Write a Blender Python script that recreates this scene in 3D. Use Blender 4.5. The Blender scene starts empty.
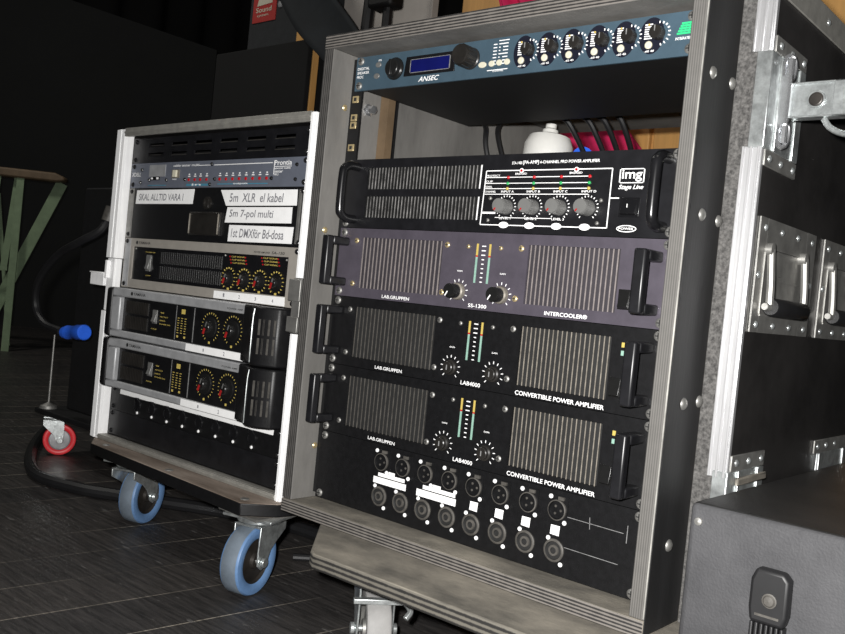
import bpy, math, random
from mathutils import Vector, Matrix
random.seed(7)
SC = bpy.context.scene
COL = SC.collection
PI = math.pi
FLOOR = 0.164          # rack panels are measured from the lowest panel edge; the floor lies this far below it
U = 0.0457             # rack unit pitch, tall case
UL = 0.04445           # rack unit pitch, small case

# ------------------------------------------------------------------ materials
def mat(name, col, rough=0.5, metal=0.0, var=0.0, scale=30.0, bump=0.0, bscale=200.0, col2=None, stretch=None, spec=0.5, emit=None):
    m = bpy.data.materials.new(name); m.use_nodes = True
    nt = m.node_tree; N = nt.nodes; L = nt.links
    b = N['Principled BSDF']
    b.inputs['Base Color'].default_value = (*col, 1)
    b.inputs['Roughness'].default_value = rough
    b.inputs['Metallic'].default_value = metal
    b.inputs['Specular IOR Level'].default_value = spec
    if emit:
        b.inputs['Emission Color'].default_value = (*col, 1); b.inputs['Emission Strength'].default_value = emit
    tc = N.new('ShaderNodeTexCoord'); mp = N.new('ShaderNodeMapping')
    L.new(tc.outputs['Object'], mp.inputs['Vector'])
    if stretch: mp.inputs['Scale'].default_value = stretch
    if var or col2:
        n = N.new('ShaderNodeTexNoise'); n.inputs['Scale'].default_value = scale; n.inputs['Detail'].default_value = 6; n.inputs['Roughness'].default_value = 0.65
        L.new(mp.outputs['Vector'], n.inputs['Vector'])
        r = N.new('ShaderNodeValToRGB')
        c2 = col2 or tuple(min(1, c*(1+var)) for c in col)
        c1 = col if col2 else tuple(c*(1-var) for c in col)
        r.color_ramp.elements[0].position = 0.35; r.color_ramp.elements[1].position = 0.68
        r.color_ramp.elements[0].color = (*c1, 1); r.color_ramp.elements[1].color = (*c2, 1)
        L.new(n.outputs['Fac'], r.inputs['Fac']); L.new(r.outputs['Color'], b.inputs['Base Color'])
    if bump:
        n2 = N.new('ShaderNodeTexNoise'); n2.inputs['Scale'].default_value = bscale; n2.inputs['Detail'].default_value = 3
        L.new(mp.outputs['Vector'], n2.inputs['Vector'])
        bp = N.new('ShaderNodeBump'); bp.inputs['Strength'].default_value = bump; bp.inputs['Distance'].default_value = 0.002
        L.new(n2.outputs['Fac'], bp.inputs['Height']); L.new(bp.outputs['Normal'], b.inputs['Normal'])
    return m

def ply_edge(name, axis, ca, cb, period):
    m = mat(name, ca, 0.75)
    nt = m.node_tree; N = nt.nodes; L = nt.links
    w = N.new('ShaderNodeTexWave'); w.wave_type = 'BANDS'; w.bands_direction = axis; w.wave_profile = 'SIN'
    w.inputs['Scale'].default_value = 2*PI/(20*period); w.inputs['Distortion'].default_value = 0.6; w.inputs['Detail'].default_value = 2; w.inputs['Detail Scale'].default_value = 12
    L.new(N['Texture Coordinate'].outputs['Object'], w.inputs['Vector'])
    n = N.new('ShaderNodeTexNoise'); n.inputs['Scale'].default_value = 90; n.inputs['Detail'].default_value = 5
    L.new(N['Texture Coordinate'].outputs['Object'], n.inputs['Vector'])
    mx = N.new('ShaderNodeMath'); mx.operation = 'MULTIPLY_ADD'; mx.inputs[1].default_value = 0.9; mx.inputs[2].default_value = -0.45
    L.new(n.outputs['Fac'], mx.inputs[0])
    ad = N.new('ShaderNodeMath'); ad.operation = 'ADD'; L.new(w.outputs['Fac'], ad.inputs[0]); L.new(mx.outputs[0], ad.inputs[1])
    r = N.new('ShaderNodeValToRGB'); r.color_ramp.elements[0].position = 0.25; r.color_ramp.elements[1].position = 0.8
    r.color_ramp.elements[0].color = (*ca, 1); r.color_ramp.elements[1].color = (*cb, 1)
    L.new(ad.outputs[0], r.inputs['Fac']); L.new(r.outputs['Color'], N['Principled BSDF'].inputs['Base Color'])
    return m

def floor_mat():
    m = mat('stage_planks', (0.04, 0.04, 0.04), 0.5)
    nt = m.node_tree; N = nt.nodes; L = nt.links; b = N['Principled BSDF']
    mp = N['Mapping']; mp.inputs['Rotation'].default_value = (0, 0, math.radians(97.0)); mp.inputs['Location'].default_value = (9.0, 0.045, 0)
    br = N.new('ShaderNodeTexBrick'); br.inputs['Scale'].default_value = 1.0
    br.inputs['Brick Width'].default_value = 40.0; br.inputs['Row Height'].default_value = 0.108; br.inputs['Mortar Size'].default_value = 0.0011
    br.inputs['Mortar Smooth'].default_value = 0.2; br.offset = 0.37
    br.inputs['Color1'].default_value = (0.034, 0.032, 0.032, 1); br.inputs['Color2'].default_value = (0.047, 0.043, 0.041, 1); br.inputs['Mortar'].default_value = (0.27, 0.24, 0.20, 1)
    L.new(mp.outputs['Vector'], br.inputs['Vector'])
    nm = N.new('ShaderNodeTexNoise'); nm.inputs['Scale'].default_value = 2.6; nm.inputs['Detail'].default_value = 4
    rm = N.new('ShaderNodeValToRGB'); rm.color_ramp.elements[0].position = 0.40; rm.color_ramp.elements[0].color = (0.05, 0.046, 0.043, 1)
    rm.color_ramp.elements[1].position = 0.60; rm.color_ramp.elements[1].color = (0.34, 0.31, 0.26, 1)
    L.new(N['Texture Coordinate'].outputs['Object'], nm.inputs['Vector']); L.new(nm.outputs['Fac'], rm.inputs['Fac']); L.new(rm.outputs['Color'], br.inputs['Mortar'])
    mp2 = N.new('ShaderNodeMapping'); mp2.inputs['Rotation'].default_value = (0, 0, math.radians(98)); mp2.inputs['Scale'].default_value = (1.5, 22, 1)
    L.new(N['Texture Coordinate'].outputs['Object'], mp2.inputs['Vector'])
    n = N.new('ShaderNodeTexNoise'); n.inputs['Scale'].default_value = 7; n.inputs['Detail'].default_value = 8; n.inputs['Roughness'].default_value = 0.7
    L.new(mp2.outputs['Vector'], n.inputs['Vector'])
    r = N.new('ShaderNodeValToRGB'); r.color_ramp.elements[0].position = 0.4; r.color_ramp.elements[0].color = (0.55, 0.55, 0.55, 1)
    r.color_ramp.elements[1].position = 0.75; r.color_ramp.elements[1].color = (2.1, 2.05, 2.0, 1)
    L.new(n.outputs['Fac'], r.inputs['Fac'])
    mx = N.new('ShaderNodeMixRGB'); mx.blend_type = 'MULTIPLY'; mx.inputs['Fac'].default_value = 1
    L.new(br.outputs['Color'], mx.inputs[1]); L.new(r.outputs['Color'], mx.inputs[2])
    # pale scuffs
    n2 = N.new('ShaderNodeTexNoise'); n2.inputs['Scale'].default_value = 55; n2.inputs['Detail'].default_value = 2.5
    mp3 = N.new('ShaderNodeMapping'); mp3.inputs['Rotation'].default_value = (0, 0, 0.5); mp3.inputs['Scale'].default_value = (0.35, 1.5, 1)
    L.new(N['Texture Coordinate'].outputs['Object'], mp3.inputs['Vector']); L.new(mp3.outputs['Vector'], n2.inputs['Vector'])
    r2 = N.new('ShaderNodeValToRGB'); r2.color_ramp.elements[0].position = 0.67; r2.color_ramp.elements[1].position = 0.72
    L.new(n2.outputs['Fac'], r2.inputs['Fac'])
    mx2 = N.new('ShaderNodeMixRGB'); mx2.inputs[2].default_value = (0.13, 0.125, 0.12, 1)
    L.new(r2.outputs['Color'], mx2.inputs['Fac']); L.new(mx.outputs['Color'], mx2.inputs[1])
    L.new(mx2.outputs['Color'], b.inputs['Base Color'])
    bp = N.new('ShaderNodeBump'); bp.inputs['Strength'].default_value = 0.3; bp.inputs['Distance'].default_value = 0.002
    L.new(n.outputs['Fac'], bp.inputs['Height']); L.new(bp.outputs['Normal'], b.inputs['Normal'])
    return m

M = {}
M['ply'] = mat('dusty_grey_plywood', (0.155, 0.149, 0.140), 0.7, var=0.30, scale=9, bump=0.15, bscale=150, stretch=(1, 1, 0.35))
M['ply_dust'] = mat('dust_covered_plywood', (0.10, 0.092, 0.078), 0.85, scale=9, bump=0.2, bscale=160, col2=(0.29, 0.262, 0.215), stretch=(1, 1.6, 1))
M['ply_black'] = mat('black_varnished_plywood', (0.0085, 0.0085, 0.009), 0.62, var=0.35, scale=14, bump=0.1, bscale=120, stretch=(2, 2, 0.3))
M['edge_h'] = ply_edge('plywood_edge_layers_flat', 'Z', (0.018, 0.017, 0.017), (0.17, 0.155, 0.14), 0.0036)
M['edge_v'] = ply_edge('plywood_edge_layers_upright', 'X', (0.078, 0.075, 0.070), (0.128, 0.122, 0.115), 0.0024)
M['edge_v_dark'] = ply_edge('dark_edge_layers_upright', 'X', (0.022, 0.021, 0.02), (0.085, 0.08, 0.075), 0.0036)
M['edge_y'] = ply_edge('board_edge_layers', 'Z', (0.016, 0.015, 0.014), (0.13, 0.12, 0.10), 0.006)
M['foam'] = mat('grey_speckled_foam', (0.036, 0.035, 0.034), 0.95, scale=260, bump=0.8, bscale=300, col2=(0.135, 0.13, 0.125))
M['highlight_pale'] = mat('pale_edge_highlight', (0.17, 0.165, 0.155), 0.8, scale=45, col2=(0.42, 0.41, 0.38), stretch=(1, 1, 0.5))
M['alu'] = mat('brushed_aluminium', (0.56, 0.56, 0.57), 0.42, 0.7, var=0.10, scale=60, stretch=(6, 6, 0.4))
M['alu_white'] = mat('pale_aluminium', (0.95, 0.95, 0.96), 0.45, 0.0, var=0.06, scale=50, stretch=(6, 6, 0.4))
M['alu_dull'] = mat('dull_aluminium', (0.36, 0.35, 0.32), 0.5, 0.5, var=0.15, scale=60)
M['zinc'] = mat('zinc_plated_steel', (0.58, 0.61, 0.61), 0.30, 0.8, var=0.38, scale=55)
M['zinc_dull'] = mat('dull_zinc_steel', (0.32, 0.315, 0.30), 0.5, 0.75, var=0.2, scale=40)
M['chrome'] = mat('chrome', (0.85, 0.86, 0.88), 0.15, 0.9, var=0.05)
M['brass'] = mat('yellow_passivated_steel', (0.55, 0.44, 0.24), 0.35, 0.6, var=0.25, scale=120)
M['rubber'] = mat('black_rubber', (0.010, 0.010, 0.011), 0.5, var=0.2)
M['blk'] = mat('black_powder_coat', (0.0065, 0.0065, 0.0072), 0.42, var=0.25, scale=120, bump=0.08, bscale=600, spec=0.35)
M['blk_sheen'] = mat('black_coated_aluminium', (0.009, 0.009, 0.0105), 0.35, var=0.3, scale=40)
M['blk_gloss'] = mat('glossy_black_plastic', (0.008, 0.008, 0.009), 0.22, var=0.2)
M['blk_mat'] = mat('matt_black_steel', (0.0045, 0.0045, 0.005), 0.6, var=0.3, scale=60)
M['purple'] = mat('violet_grey_anodised', (0.064, 0.056, 0.072), 0.45, var=0.14, scale=35, bump=0.05, bscale=800)
M['purple_fin'] = mat('violet_grey_fins', (0.21, 0.185, 0.18), 0.45, var=0.2, scale=90)
M['purple_dark'] = mat('dark_violet_gap', (0.032, 0.028, 0.034), 0.6, var=0.15)
M['dark_fin'] = mat('grey_black_fins', (0.075, 0.070, 0.063), 0.5, var=0.35, scale=90)
M['mid_fin'] = mat('warm_grey_fins', (0.21, 0.19, 0.16), 0.5, var=0.35, scale=90)
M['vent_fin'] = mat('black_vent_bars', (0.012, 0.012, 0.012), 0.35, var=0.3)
M['vent_lit'] = mat('lit_vent_bar_edges', (0.20, 0.195, 0.19), 0.4, var=0.7, scale=60)
M['blue'] = mat('steel_blue_panel', (0.045, 0.078, 0.106), 0.5, var=0.10, scale=30)
M['navy'] = mat('dark_navy_print', (0.008, 0.009, 0.018), 0.4, var=0.1)
M['lcd'] = mat('deep_blue_display', (0.005, 0.007, 0.085), 0.25, var=0.1)
M['white'] = mat('white_print', (0.90, 0.90, 0.90), 0.6, var=0.04)
M['cream'] = mat('cream_print', (0.60, 0.57, 0.45), 0.6, var=0.05)
M['tape'] = mat('white_cloth_tape', (0.95, 0.95, 0.95), 0.7, var=0.04, scale=80)
M['ink'] = mat('grey_marker_ink', (0.24, 0.24, 0.26), 0.7, var=0.2)
M['black_ink'] = mat('black_print', (0.015, 0.015, 0.015), 0.6, var=0.1)
M['green_print'] = mat('green_print', (0.03, 0.52, 0.20), 0.5, var=0.05)
M['grey_print'] = mat('faded_grey_print', (0.20, 0.20, 0.20), 0.7, var=0.3, scale=200)
M['yellow_print'] = mat('amber_print', (0.62, 0.48, 0.12), 0.6, var=0.06)
M['teal_print'] = mat('teal_print', (0.06, 0.22, 0.32), 0.6, var=0.06)
M['red'] = mat('red_plastic', (0.34, 0.015, 0.015), 0.35, var=0.1)
M['led_red'] = mat('red_led_lens', (0.45, 0.01, 0.015), 0.3, var=0.05)
M['led_green'] = mat('green_led_lens', (0.03, 0.35, 0.10), 0.3, var=0.05)
M['led_yellow'] = mat('yellow_led_lens', (0.50, 0.38, 0.10), 0.3, var=0.05)
M['led_mint'] = mat('pale_mint_led_lens', (0.24, 0.40, 0.33), 0.35, var=0.15, scale=300)
M['knob_grey'] = mat('grey_metal_knob', (0.20, 0.20, 0.195), 0.38, 0.35, var=0.08)
M['skirt'] = mat('beige_grey_knob_skirt', (0.22, 0.20, 0.17), 0.45, 0.3, var=0.2, scale=90)
M['knob_blk'] = mat('black_plastic_knob', (0.010, 0.010, 0.010), 0.28, var=0.2)
M['knob_brown'] = mat('smoky_black_knob', (0.018, 0.0165, 0.015), 0.3, var=0.3)
M['silver'] = mat('silver_grey_painted_panel', (0.36, 0.365, 0.375), 0.42, 0.25, var=0.12, scale=50)
M['silver_warm'] = mat('warm_grey_painted_panel', (0.36, 0.335, 0.30), 0.45, 0.15, var=0.08, scale=40)
M['tester'] = mat('slate_grey_panel', (0.135, 0.148, 0.185), 0.45, 0.1, var=0.08, scale=30)
M['wheel_tread'] = mat('blue_grey_rubber_tread', (0.135, 0.165, 0.20), 0.6, var=0.15, scale=40)
M['wheel_blue'] = mat('blue_elastic_tyre', (0.115, 0.215, 0.40), 0.5, var=0.12, scale=40)
M['wheel_grey'] = mat('worn_grey_tyre', (0.26, 0.255, 0.25), 0.6, var=0.15, scale=30)
M['wheel_red'] = mat('red_tyre', (0.78, 0.035, 0.045), 0.4, var=0.1)
M['hub'] = mat('dark_hub', (0.030, 0.026, 0.023), 0.4, 0.3, var=0.5, scale=40)
M['wood_worn'] = mat('worn_brown_board', (0.12, 0.088, 0.066), 0.8, scale=10, bump=0.2, col2=(0.34, 0.28, 0.235), stretch=(0.5, 2.5, 1))
M['trunk'] = mat('scuffed_dark_grey_vinyl', (0.036, 0.036, 0.039), 0.72, scale=11, bump=0.3, bscale=420, col2=(0.064, 0.064, 0.068))
M['trunk_top'] = mat('scuffed_black_vinyl', (0.014, 0.014, 0.014), 0.55, scale=16, bump=0.3, bscale=420, col2=(0.028, 0.026, 0.025))
M['case_side'] = mat('black_phenolic_laminate', (0.024, 0.0225, 0.022), 0.38, var=0.35, scale=7, bump=0.08, bscale=300)
M['curtain'] = mat('black_stage_cloth', (0.0035, 0.0035, 0.0035), 0.95, var=0.3, scale=3)
M['flat'] = mat('dark_grey_stage_flat', (0.0075, 0.008, 0.008), 0.9, var=0.15, scale=3)
M['trestle'] = mat('pale_green_painted_steel', (0.19, 0.26, 0.155), 0.5, var=0.12, scale=20)
M['rail_wood'] = mat('brown_wooden_rail', (0.14, 0.095, 0.055), 0.6, var=0.25, scale=12)
M['plug_blue'] = mat('bright_blue_plastic', (0.03, 0.15, 0.85), 0.4, var=0.08)
M['plug_white'] = mat('off_white_plastic', (0.85, 0.84, 0.80), 0.45, var=0.04)
M['wood_orange'] = mat('orange_varnished_wood', (0.66, 0.36, 0.115), 0.5, var=0.16, scale=6, stretch=(5, 5, 0.4))
M['crimson'] = mat('crimson_fabric', (0.78, 0.02, 0.13), 0.8, var=0.18, scale=14)
M['pale'] = mat('pale_grey_fabric_panel', (0.44, 0.41, 0.38), 0.8, var=0.08, scale=10)
M['dark_cloth'] = mat('blue_black_cloth', (0.012, 0.015, 0.018), 0.85, var=0.3, scale=9)
M['cab'] = mat('charcoal_carpet_cabinet', (0.022, 0.024, 0.026), 0.9, var=0.15, scale=40, bump=0.3)
M['sign_red'] = mat('red_printed_card', (0.42, 0.035, 0.03), 0.6, var=0.06)

# ------------------------------------------------------------------ mesh builder
_txt = {}
def glyphs(s, shear=0.0, res=3, bold=0.014):
    k = (s, shear)
    if k in _txt: return _txt[k]
    c = bpy.data.curves.new('t', 'FONT'); c.body = s; c.size = 1; c.resolution_u = res; c.shear = shear; c.offset = bold
    o = bpy.data.objects.new('t', c); COL.objects.link(o)
    dg = bpy.context.evaluated_depsgraph_get(); dg.update()
    me = bpy.data.meshes.new_from_object(o.evaluated_get(dg))
    vs = [(v.co.x, v.co.y) for v in me.vertices]; fs = [tuple(p.vertices) for p in me.polygons]
    bpy.data.objects.remove(o); bpy.data.curves.remove(c); bpy.data.meshes.remove(me)
    x0 = min(v[0] for v in vs); x1 = max(v[0] for v in vs); y0 = min(v[1] for v in vs); y1 = max(v[1] for v in vs)
    _txt[k] = ([((x-x0)/(x1-x0), (y-y0)/(y1-y0)) for x, y in vs], fs)
    return _txt[k]

class MB:
    def __init__(s): s.v = []; s.f = []; s.m = []
    def add(s, vs, fs, m=0):
        o = len(s.v); s.v += [tuple(v) for v in vs]
        for f in fs: s.f.append(tuple(o+i for i in f)); s.m.append(m)
        return s
    def box(s, x0, x1, y0, y1, z0, z1, m=0, front=None):
        vs = [(x, y, z) for z in (z0, z1) for y in (y0, y1) for x in (x0, x1)]
        fs = [(0,2,3,1), (4,5,7,6), (0,1,5,4), (2,6,7,3), (0,4,6,2), (1,3,7,5)]
        s.add(vs, fs, m)
        if front is not None: s.m[-4] = front
        return s
    def prism(s, poly, axis, a, b, m=0):
        n = len(poly)
        def P(p, h):
            return {'x': (h, p[0], p[1]), 'y': (p[0], h, p[1]), 'z': (p[0], p[1], h)}[axis]
        vs = [P(p, a) for p in poly] + [P(p, b) for p in poly]
        fs = [tuple(range(n)), tuple(range(2*n-1, n-1, -1))] + [(i, i+n, (i+1) % n+n, (i+1) % n) for i in range(n)]
        return s.add(vs, fs, m)
    def lathe(s, c, axis, prof, n=24, m=0, mats=None, caps=True):
        # prof: (radius, offset along axis)
        ax = Vector(axis).normalized()
        t = Vector((0, 0, 1)) if abs(ax.z) < 0.9 else Vector((1, 0, 0))
        e1 = ax.cross(t).normalized(); e2 = ax.cross(e1)
        c = Vector(c); vs = []
        for r, h in prof:
            for i in range(n):
                a = 2*PI*i/n
                vs.append(c + ax*h + (e1*math.cos(a)+e2*math.sin(a))*r)
        o = len(s.v); s.v += [tuple(v) for v in vs]
        for k in range(len(prof)-1):
            for i in range(n):
                j = (i+1) % n
                s.f.append((o+k*n+i, o+k*n+j, o+(k+1)*n+j, o+(k+1)*n+i)); s.m.append(mats[k] if mats else m)
        if caps and prof[0][0] > 1e-6: s.f.append(tuple(o+i for i in range(n-1, -1, -1))); s.m.append(mats[0] if mats else m)
        if caps and prof[-1][0] > 1e-6: s.f.append(tuple(o+(len(prof)-1)*n+i for i in range(n))); s.m.append(mats[-1] if mats else m)
        return s
    def tube(s, pts, r, n=8, m=0, smooth=True, sub=6):
        P = [Vector(p) for p in pts]
        if smooth and len(P) > 2:
            Q = [P[0]*2-P[1]] + P + [P[-1]*2-P[-2]]; out = []
            for i in range(1, len(Q)-2):
                for k in range(sub):
                    t = k/sub; a, b, c, d = Q[i-1], Q[i], Q[i+1], Q[i+2]
                    out.append(0.5*((2*b)+(c-a)*t+(2*a-5*b+4*c-d)*t*t+(3*b-a-3*c+d)*t**3))
            out.append(P[-1]); P = out
        vs = []; up = None
        for i, p in enumerate(P):
            d = (P[min(i+1, len(P)-1)]-P[max(i-1, 0)]).normalized()
            if up is None:
                up = d.orthogonal().normalized()
            up = (up - d*up.dot(d)).normalized(); e = d.cross(up)
            for k in range(n):
                a = 2*PI*k/n; vs.append(p+(up*math.cos(a)+e*math.sin(a))*r)
        fs = []
        for i in range(len(P)-1):
            for k in range(n):
                j = (k+1) % n; fs.append((i*n+k, i*n+j, (i+1)*n+j, (i+1)*n+k))
        fs.append(tuple(range(n-1, -1, -1))); fs.append(tuple((len(P)-1)*n+k for k in range(n)))
        return s.add(vs, fs, m)
    def text(s, t, x0, x1, z0, z1, y=-0.0004, m=0, shear=0.0):
        vs, fs = glyphs(t, shear)
        return s.add([(x0+a*(x1-x0), y, z0+b*(z1-z0)) for a, b in vs], fs, m)
    def line(s, xa, za, xb, zb, w, y0=-0.0004, y1=0.0, m=0):
        d = Vector((xb-xa, zb-za)); L = d.length; d /= L; n = Vector((-d.y, d.x))*w/2
        poly = [(xa-n.x, za-n.y), (xb-n.x, zb-n.y), (xb+n.x, zb+n.y), (xa+n.x, za+n.y)]
        return s.prism(poly, 'y', y0, y1, m)
    def ticks(s, cx, cz, r0, r1, n, w, y=-0.0004, a0=-135, a1=135, m=0):
        for i in range(n):
            a = math.radians(a0+(a1-a0)*i/(n-1)); sn, cs = math.sin(a), math.cos(a)
            s.line(cx+sn*r0, cz+cs*r0, cx+sn*r1, cz+cs*r1, w, y, 0.0, m)
        return s
    def ellipse(s, cx, cz, rx, rz, y0, y1, m=0, n=28):
        return s.prism([(cx+rx*math.cos(2*PI*i/n), cz+rz*math.sin(2*PI*i/n)) for i in range(n)], 'y', y0, y1, m)
    def rot(s, mtx, start=0):
        for i in range(start, len(s.v)): s.v[i] = tuple(mtx @ Vector(s.v[i]))
        return s
    def mesh(s, name, mats, smooth=35):
        me = bpy.data.meshes.new(name); me.from_pydata(s.v, [], s.f)
        for m in (mats if isinstance(mats, (list, tuple)) else [mats]): me.materials.append(M[m])
        for p, i in zip(me.polygons, s.m): p.material_index = i
        import bmesh
        bm = bmesh.new(); bm.from_mesh(me); bmesh.ops.recalc_face_normals(bm, faces=bm.faces); bm.to_mesh(me); bm.free()
        if smooth:
            for p in me.polygons: p.use_smooth = True
            me.set_sharp_from_angle(angle=math.radians(smooth))
        return me

def obj(name, mb, mats, parent=None, bevel=0.0, seg=2, loc=None, smooth=35):
    me = mb if isinstance(mb, bpy.types.Mesh) else mb.mesh(name, mats, smooth)
    o = bpy.data.objects.new(name, me); COL.objects.link(o)
    if parent: o.parent = parent
    if loc: o.location = loc
    if bevel:
        b = o.modifiers.new('bevel', 'BEVEL'); b.width = bevel; b.segments = seg; b.limit_method = 'ANGLE'; b.angle_limit = math.radians(40)
    return o
def tag(o, label, cat, group=None):
    o['label'] = label; o['category'] = cat
    if group: o['group'] = group
    return o
def thing(name, label, cat, loc=(0,0,0), rotz=0.0, group=None):
    o = bpy.data.objects.new(name, None); COL.objects.link(o); o.empty_display_size = 0.05
    o.location = loc; o.rotation_euler = (0, 0, rotz)
    return tag(o, label, cat, group)
def struct(name, mb, m, **k):
    o = obj(name, mb, m, **k); o['kind'] = 'structure'; return o

# shared small meshes
def screw_mesh(r=0.0036, h=0.0022, mats=('brass', 'black_ink')):
    b = MB(); b.lathe((0, 0, 0), (0, -1, 0), [(r, 0), (r, h*0.45), (r*0.75, h*0.85), (r*0.3, h), (0, h)], 14)
    b.box(-r*0.62, r*0.62, -h*1.03, -h*0.7, -r*0.13, r*0.13, 1); b.box(-r*0.13, r*0.13, -h*1.03, -h*0.7, -r*0.62, r*0.62, 1)
    return b.mesh('screw', mats)
SCREW = screw_mesh(); SCREW_STEEL = screw_mesh(mats=('zinc_dull', 'black_ink')); SCREW_BLK = screw_mesh(0.0042, 0.003, ('blk_gloss', 'black_ink'))
SCREW_BIG = screw_mesh(0.0052, 0.003, ('zinc_dull', 'black_ink')); SCREW_GLINT = screw_mesh(0.0025, 0.002, ('white', 'white'))  # last one: shiny screws coloured white to paint the flash glint
def screw(parent, me, x, z, y=0.0):
    return obj('screw', me, None, parent, loc=(x, y, z))

# ------------------------------------------------------------------ casters and dolly boards
def caster(parent, loc, yaw, total, wr, ww, mats, fork_mat='zinc_dull', trail=0.03, brake=False):
    """swivel caster hanging under a board; loc = centre of its top plate"""
    R = Matrix.Rotation(yaw, 4, 'Z')
    b = MB()
    k = wr/0.05; g = 1 if trail >= 0 else -1
    b.box(-0.042*k, 0.042*k, -0.036*k, 0.036*k, -0.004, 0.0)
    b.lathe((0, 0, -0.004), (0, 0, -1), [(0.034*k, 0), (0.034*k, 0.006*k), (0.027*k, 0.009*k)], 20)
    wz = -(total-wr); zt = -0.011*k-0.001
    for s in (-1, 1):
        x = s*(ww/2+0.006*k)
        pr = [(trail+0.010*k*g, zt), (trail+0.012*k*g, wz*0.75), (trail+0.011*k*g, wz-0.004*k), (trail, wz-0.012*k), (trail-0.011*k*g, wz-0.005*k), (trail-0.021*k*g, wz*0.78), (trail-0.034*k*g, wz*0.62), (-0.036*k*g, wz*0.40), (-0.036*k*g, zt)]
        b.prism(pr, 'x', x-0.0013, x+0.0013)
    b.box(-ww/2-0.0073*k, ww/2+0.0073*k, min(-0.036*k*g, trail+0.010*k*g), max(-0.036*k*g, trail+0.010*k*g), zt-0.0035*k, zt)
    b.lathe((-ww/2-0.013, trail, wz), (1, 0, 0), [(0.007, 0), (0.007, 0.005), (0.004, 0.005), (0.004, ww+0.021), (0.007, ww+0.021), (0.007, ww+0.026)], 12)
    if brake:
        b.box(-ww/2-0.016, ww/2+0.016, -0.045, -0.036, -0.036, -0.030)
        b.tube([(ww/2+0.014, -0.040, -0.033), (ww/2+0.020, -0.050, -0.040), (ww/2+0.014, -0.055, -0.048)], 0.004, 6)
    f = obj('caster', b, fork_mat, parent, bevel=0.0008); f.matrix_local = Matrix.Translation(loc) @ R
    w = MB(); rr = wr
    hw = ww/2
    w.lathe((0, 0, 0), (1, 0, 0), [(rr*0.66, -hw+0.003), (rr*0.72, -hw+0.001), (rr*0.86, -hw), (rr*0.96, -hw+0.001), (rr, -hw+0.004), (rr, hw-0.004), (rr*0.96, hw-0.001), (rr*0.86, hw), (rr*0.72, hw-0.001), (rr*0.66, hw-0.003)], 40,
            mats=[1, 1, 1, 1, 0, 1, 1, 1, 1], caps=False)
    wo = obj('wheel', w, [mats[0], mats[1]], f); wo.location = (0, trail, wz)
    h = MB(); h.lathe((0, 0, 0), (1, 0, 0), [(rr*0.10, -hw+0.001), (rr*0.22, -hw+0.001), (rr*0.25, -hw+0.006), (rr*0.60, -hw+0.007), (rr*0.665, -hw+0.003), (rr*0.665, hw-0.003), (rr*0.60, hw-0.007), (rr*0.25, hw-0.006), (rr*0.22, hw-0.001), (rr*0.10, hw-0.001)], 30)
    ho = obj('hub', h, mats[2], f); ho.location = (0, trail, wz)
    return f

def board(root, poly, z0, z1, top, edge):
    b = MB(); n = len(poly); b.prism(poly, 'z', z0, z1, 1)
    # two flat caps take the face material
    b.m[0] = 0; b.m[1] = 0
    return obj('board', b, [top, edge], root, bevel=0.0025)

# ---------- tall case: board below
BT = -0.022
d1 = thing('dolly_board', 'dusty grey plywood caster board with cut corners sticking out under the tall plywood rack', 'dolly', (0.24, 0.2, 0.0))
def rel(poly, dx, dy): return [(x-dx, y-dy) for x, y in poly]
poly = [(0.142, -0.1285), (0.165, -0.127), (0.500, -0.119), (0.543, -0.075), (0.543, 0.545), (-0.055, 0.545), (-0.055, 0.085), (0.045, -0.028), (0.130, -0.122)]
board(d1, rel(poly, 0.24, 0.2), FLOOR+BT-0.018, FLOOR+BT, 'ply_dust', 'edge_y')
for (x, y, yw, tr) in ((0.163, -0.040, 0.90, -0.012), (0.46, 0.02, 0.3, 0.03), (0.03, 0.47, 0.2, 0.03), (0.47, 0.47, -0.4, 0.03)):
    caster(d1, (x-0.24, y-0.2, FLOOR+BT-0.018), yw, FLOOR+BT-0.018, 0.048, 0.030, ('wheel_grey', 'wheel_grey', 'zinc_dull'), 'zinc', trail=tr, brake=(x == 0.163))

# ------------------------------------------------------------------ tall case
PL, PR, PF, PB = -0.028, 0.5052, -0.035, 0.52
IL, IR = -0.010, 0.4890
PT, PTI, PBI = 0.6165, 0.5985, -0.0045
case = thing('rack_case', 'tall open rack case, grey plywood box in a black aluminium-edged shell, full of amplifiers', 'rack case', (0.24, 0.24, FLOOR+BT))
def cl(x0, x1, y0, y1, z0, z1, m=0, front=None, b=None):
    b = b or MB(); return b.box(x0-0.24, x1-0.24, y0-0.24, y1-0.24, z0-BT, z1-BT, m, front)
o = obj('top_board', cl(PL, PR, PF, PB, PTI, PT, 0, 1), ['ply', 'edge_h'], case, bevel=0.0012)
o = obj('bottom_board', cl(PL, PR, PF, PB, BT, PBI, 0, 1), ['ply_dust', 'edge_h'], case, bevel=0.0012)
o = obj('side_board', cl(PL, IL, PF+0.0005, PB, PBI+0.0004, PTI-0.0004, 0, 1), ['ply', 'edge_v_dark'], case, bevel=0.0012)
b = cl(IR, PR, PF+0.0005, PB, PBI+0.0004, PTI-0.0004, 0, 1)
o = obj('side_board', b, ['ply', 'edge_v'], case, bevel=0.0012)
b = cl(PR, PR+0.0012, PF+0.0012, 0.0415, BT+0.003, PT-0.003)
obj('outer_laminate', b, 'ply_black', case)['label'] = 'black outer skin of the plywood box'
b = MB(); cl(PR-0.0012, PR+0.0004, PF-0.0002, PF+0.0012, PBI+0.002, PTI-0.002, b=b); o = obj('edge_highlight', b, 'highlight_pale', case, bevel=0.0004); o['label'] = 'pale strip painted as a highlight along the side board edge'  # highlight on the outer corner, put in as a pale strip
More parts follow.
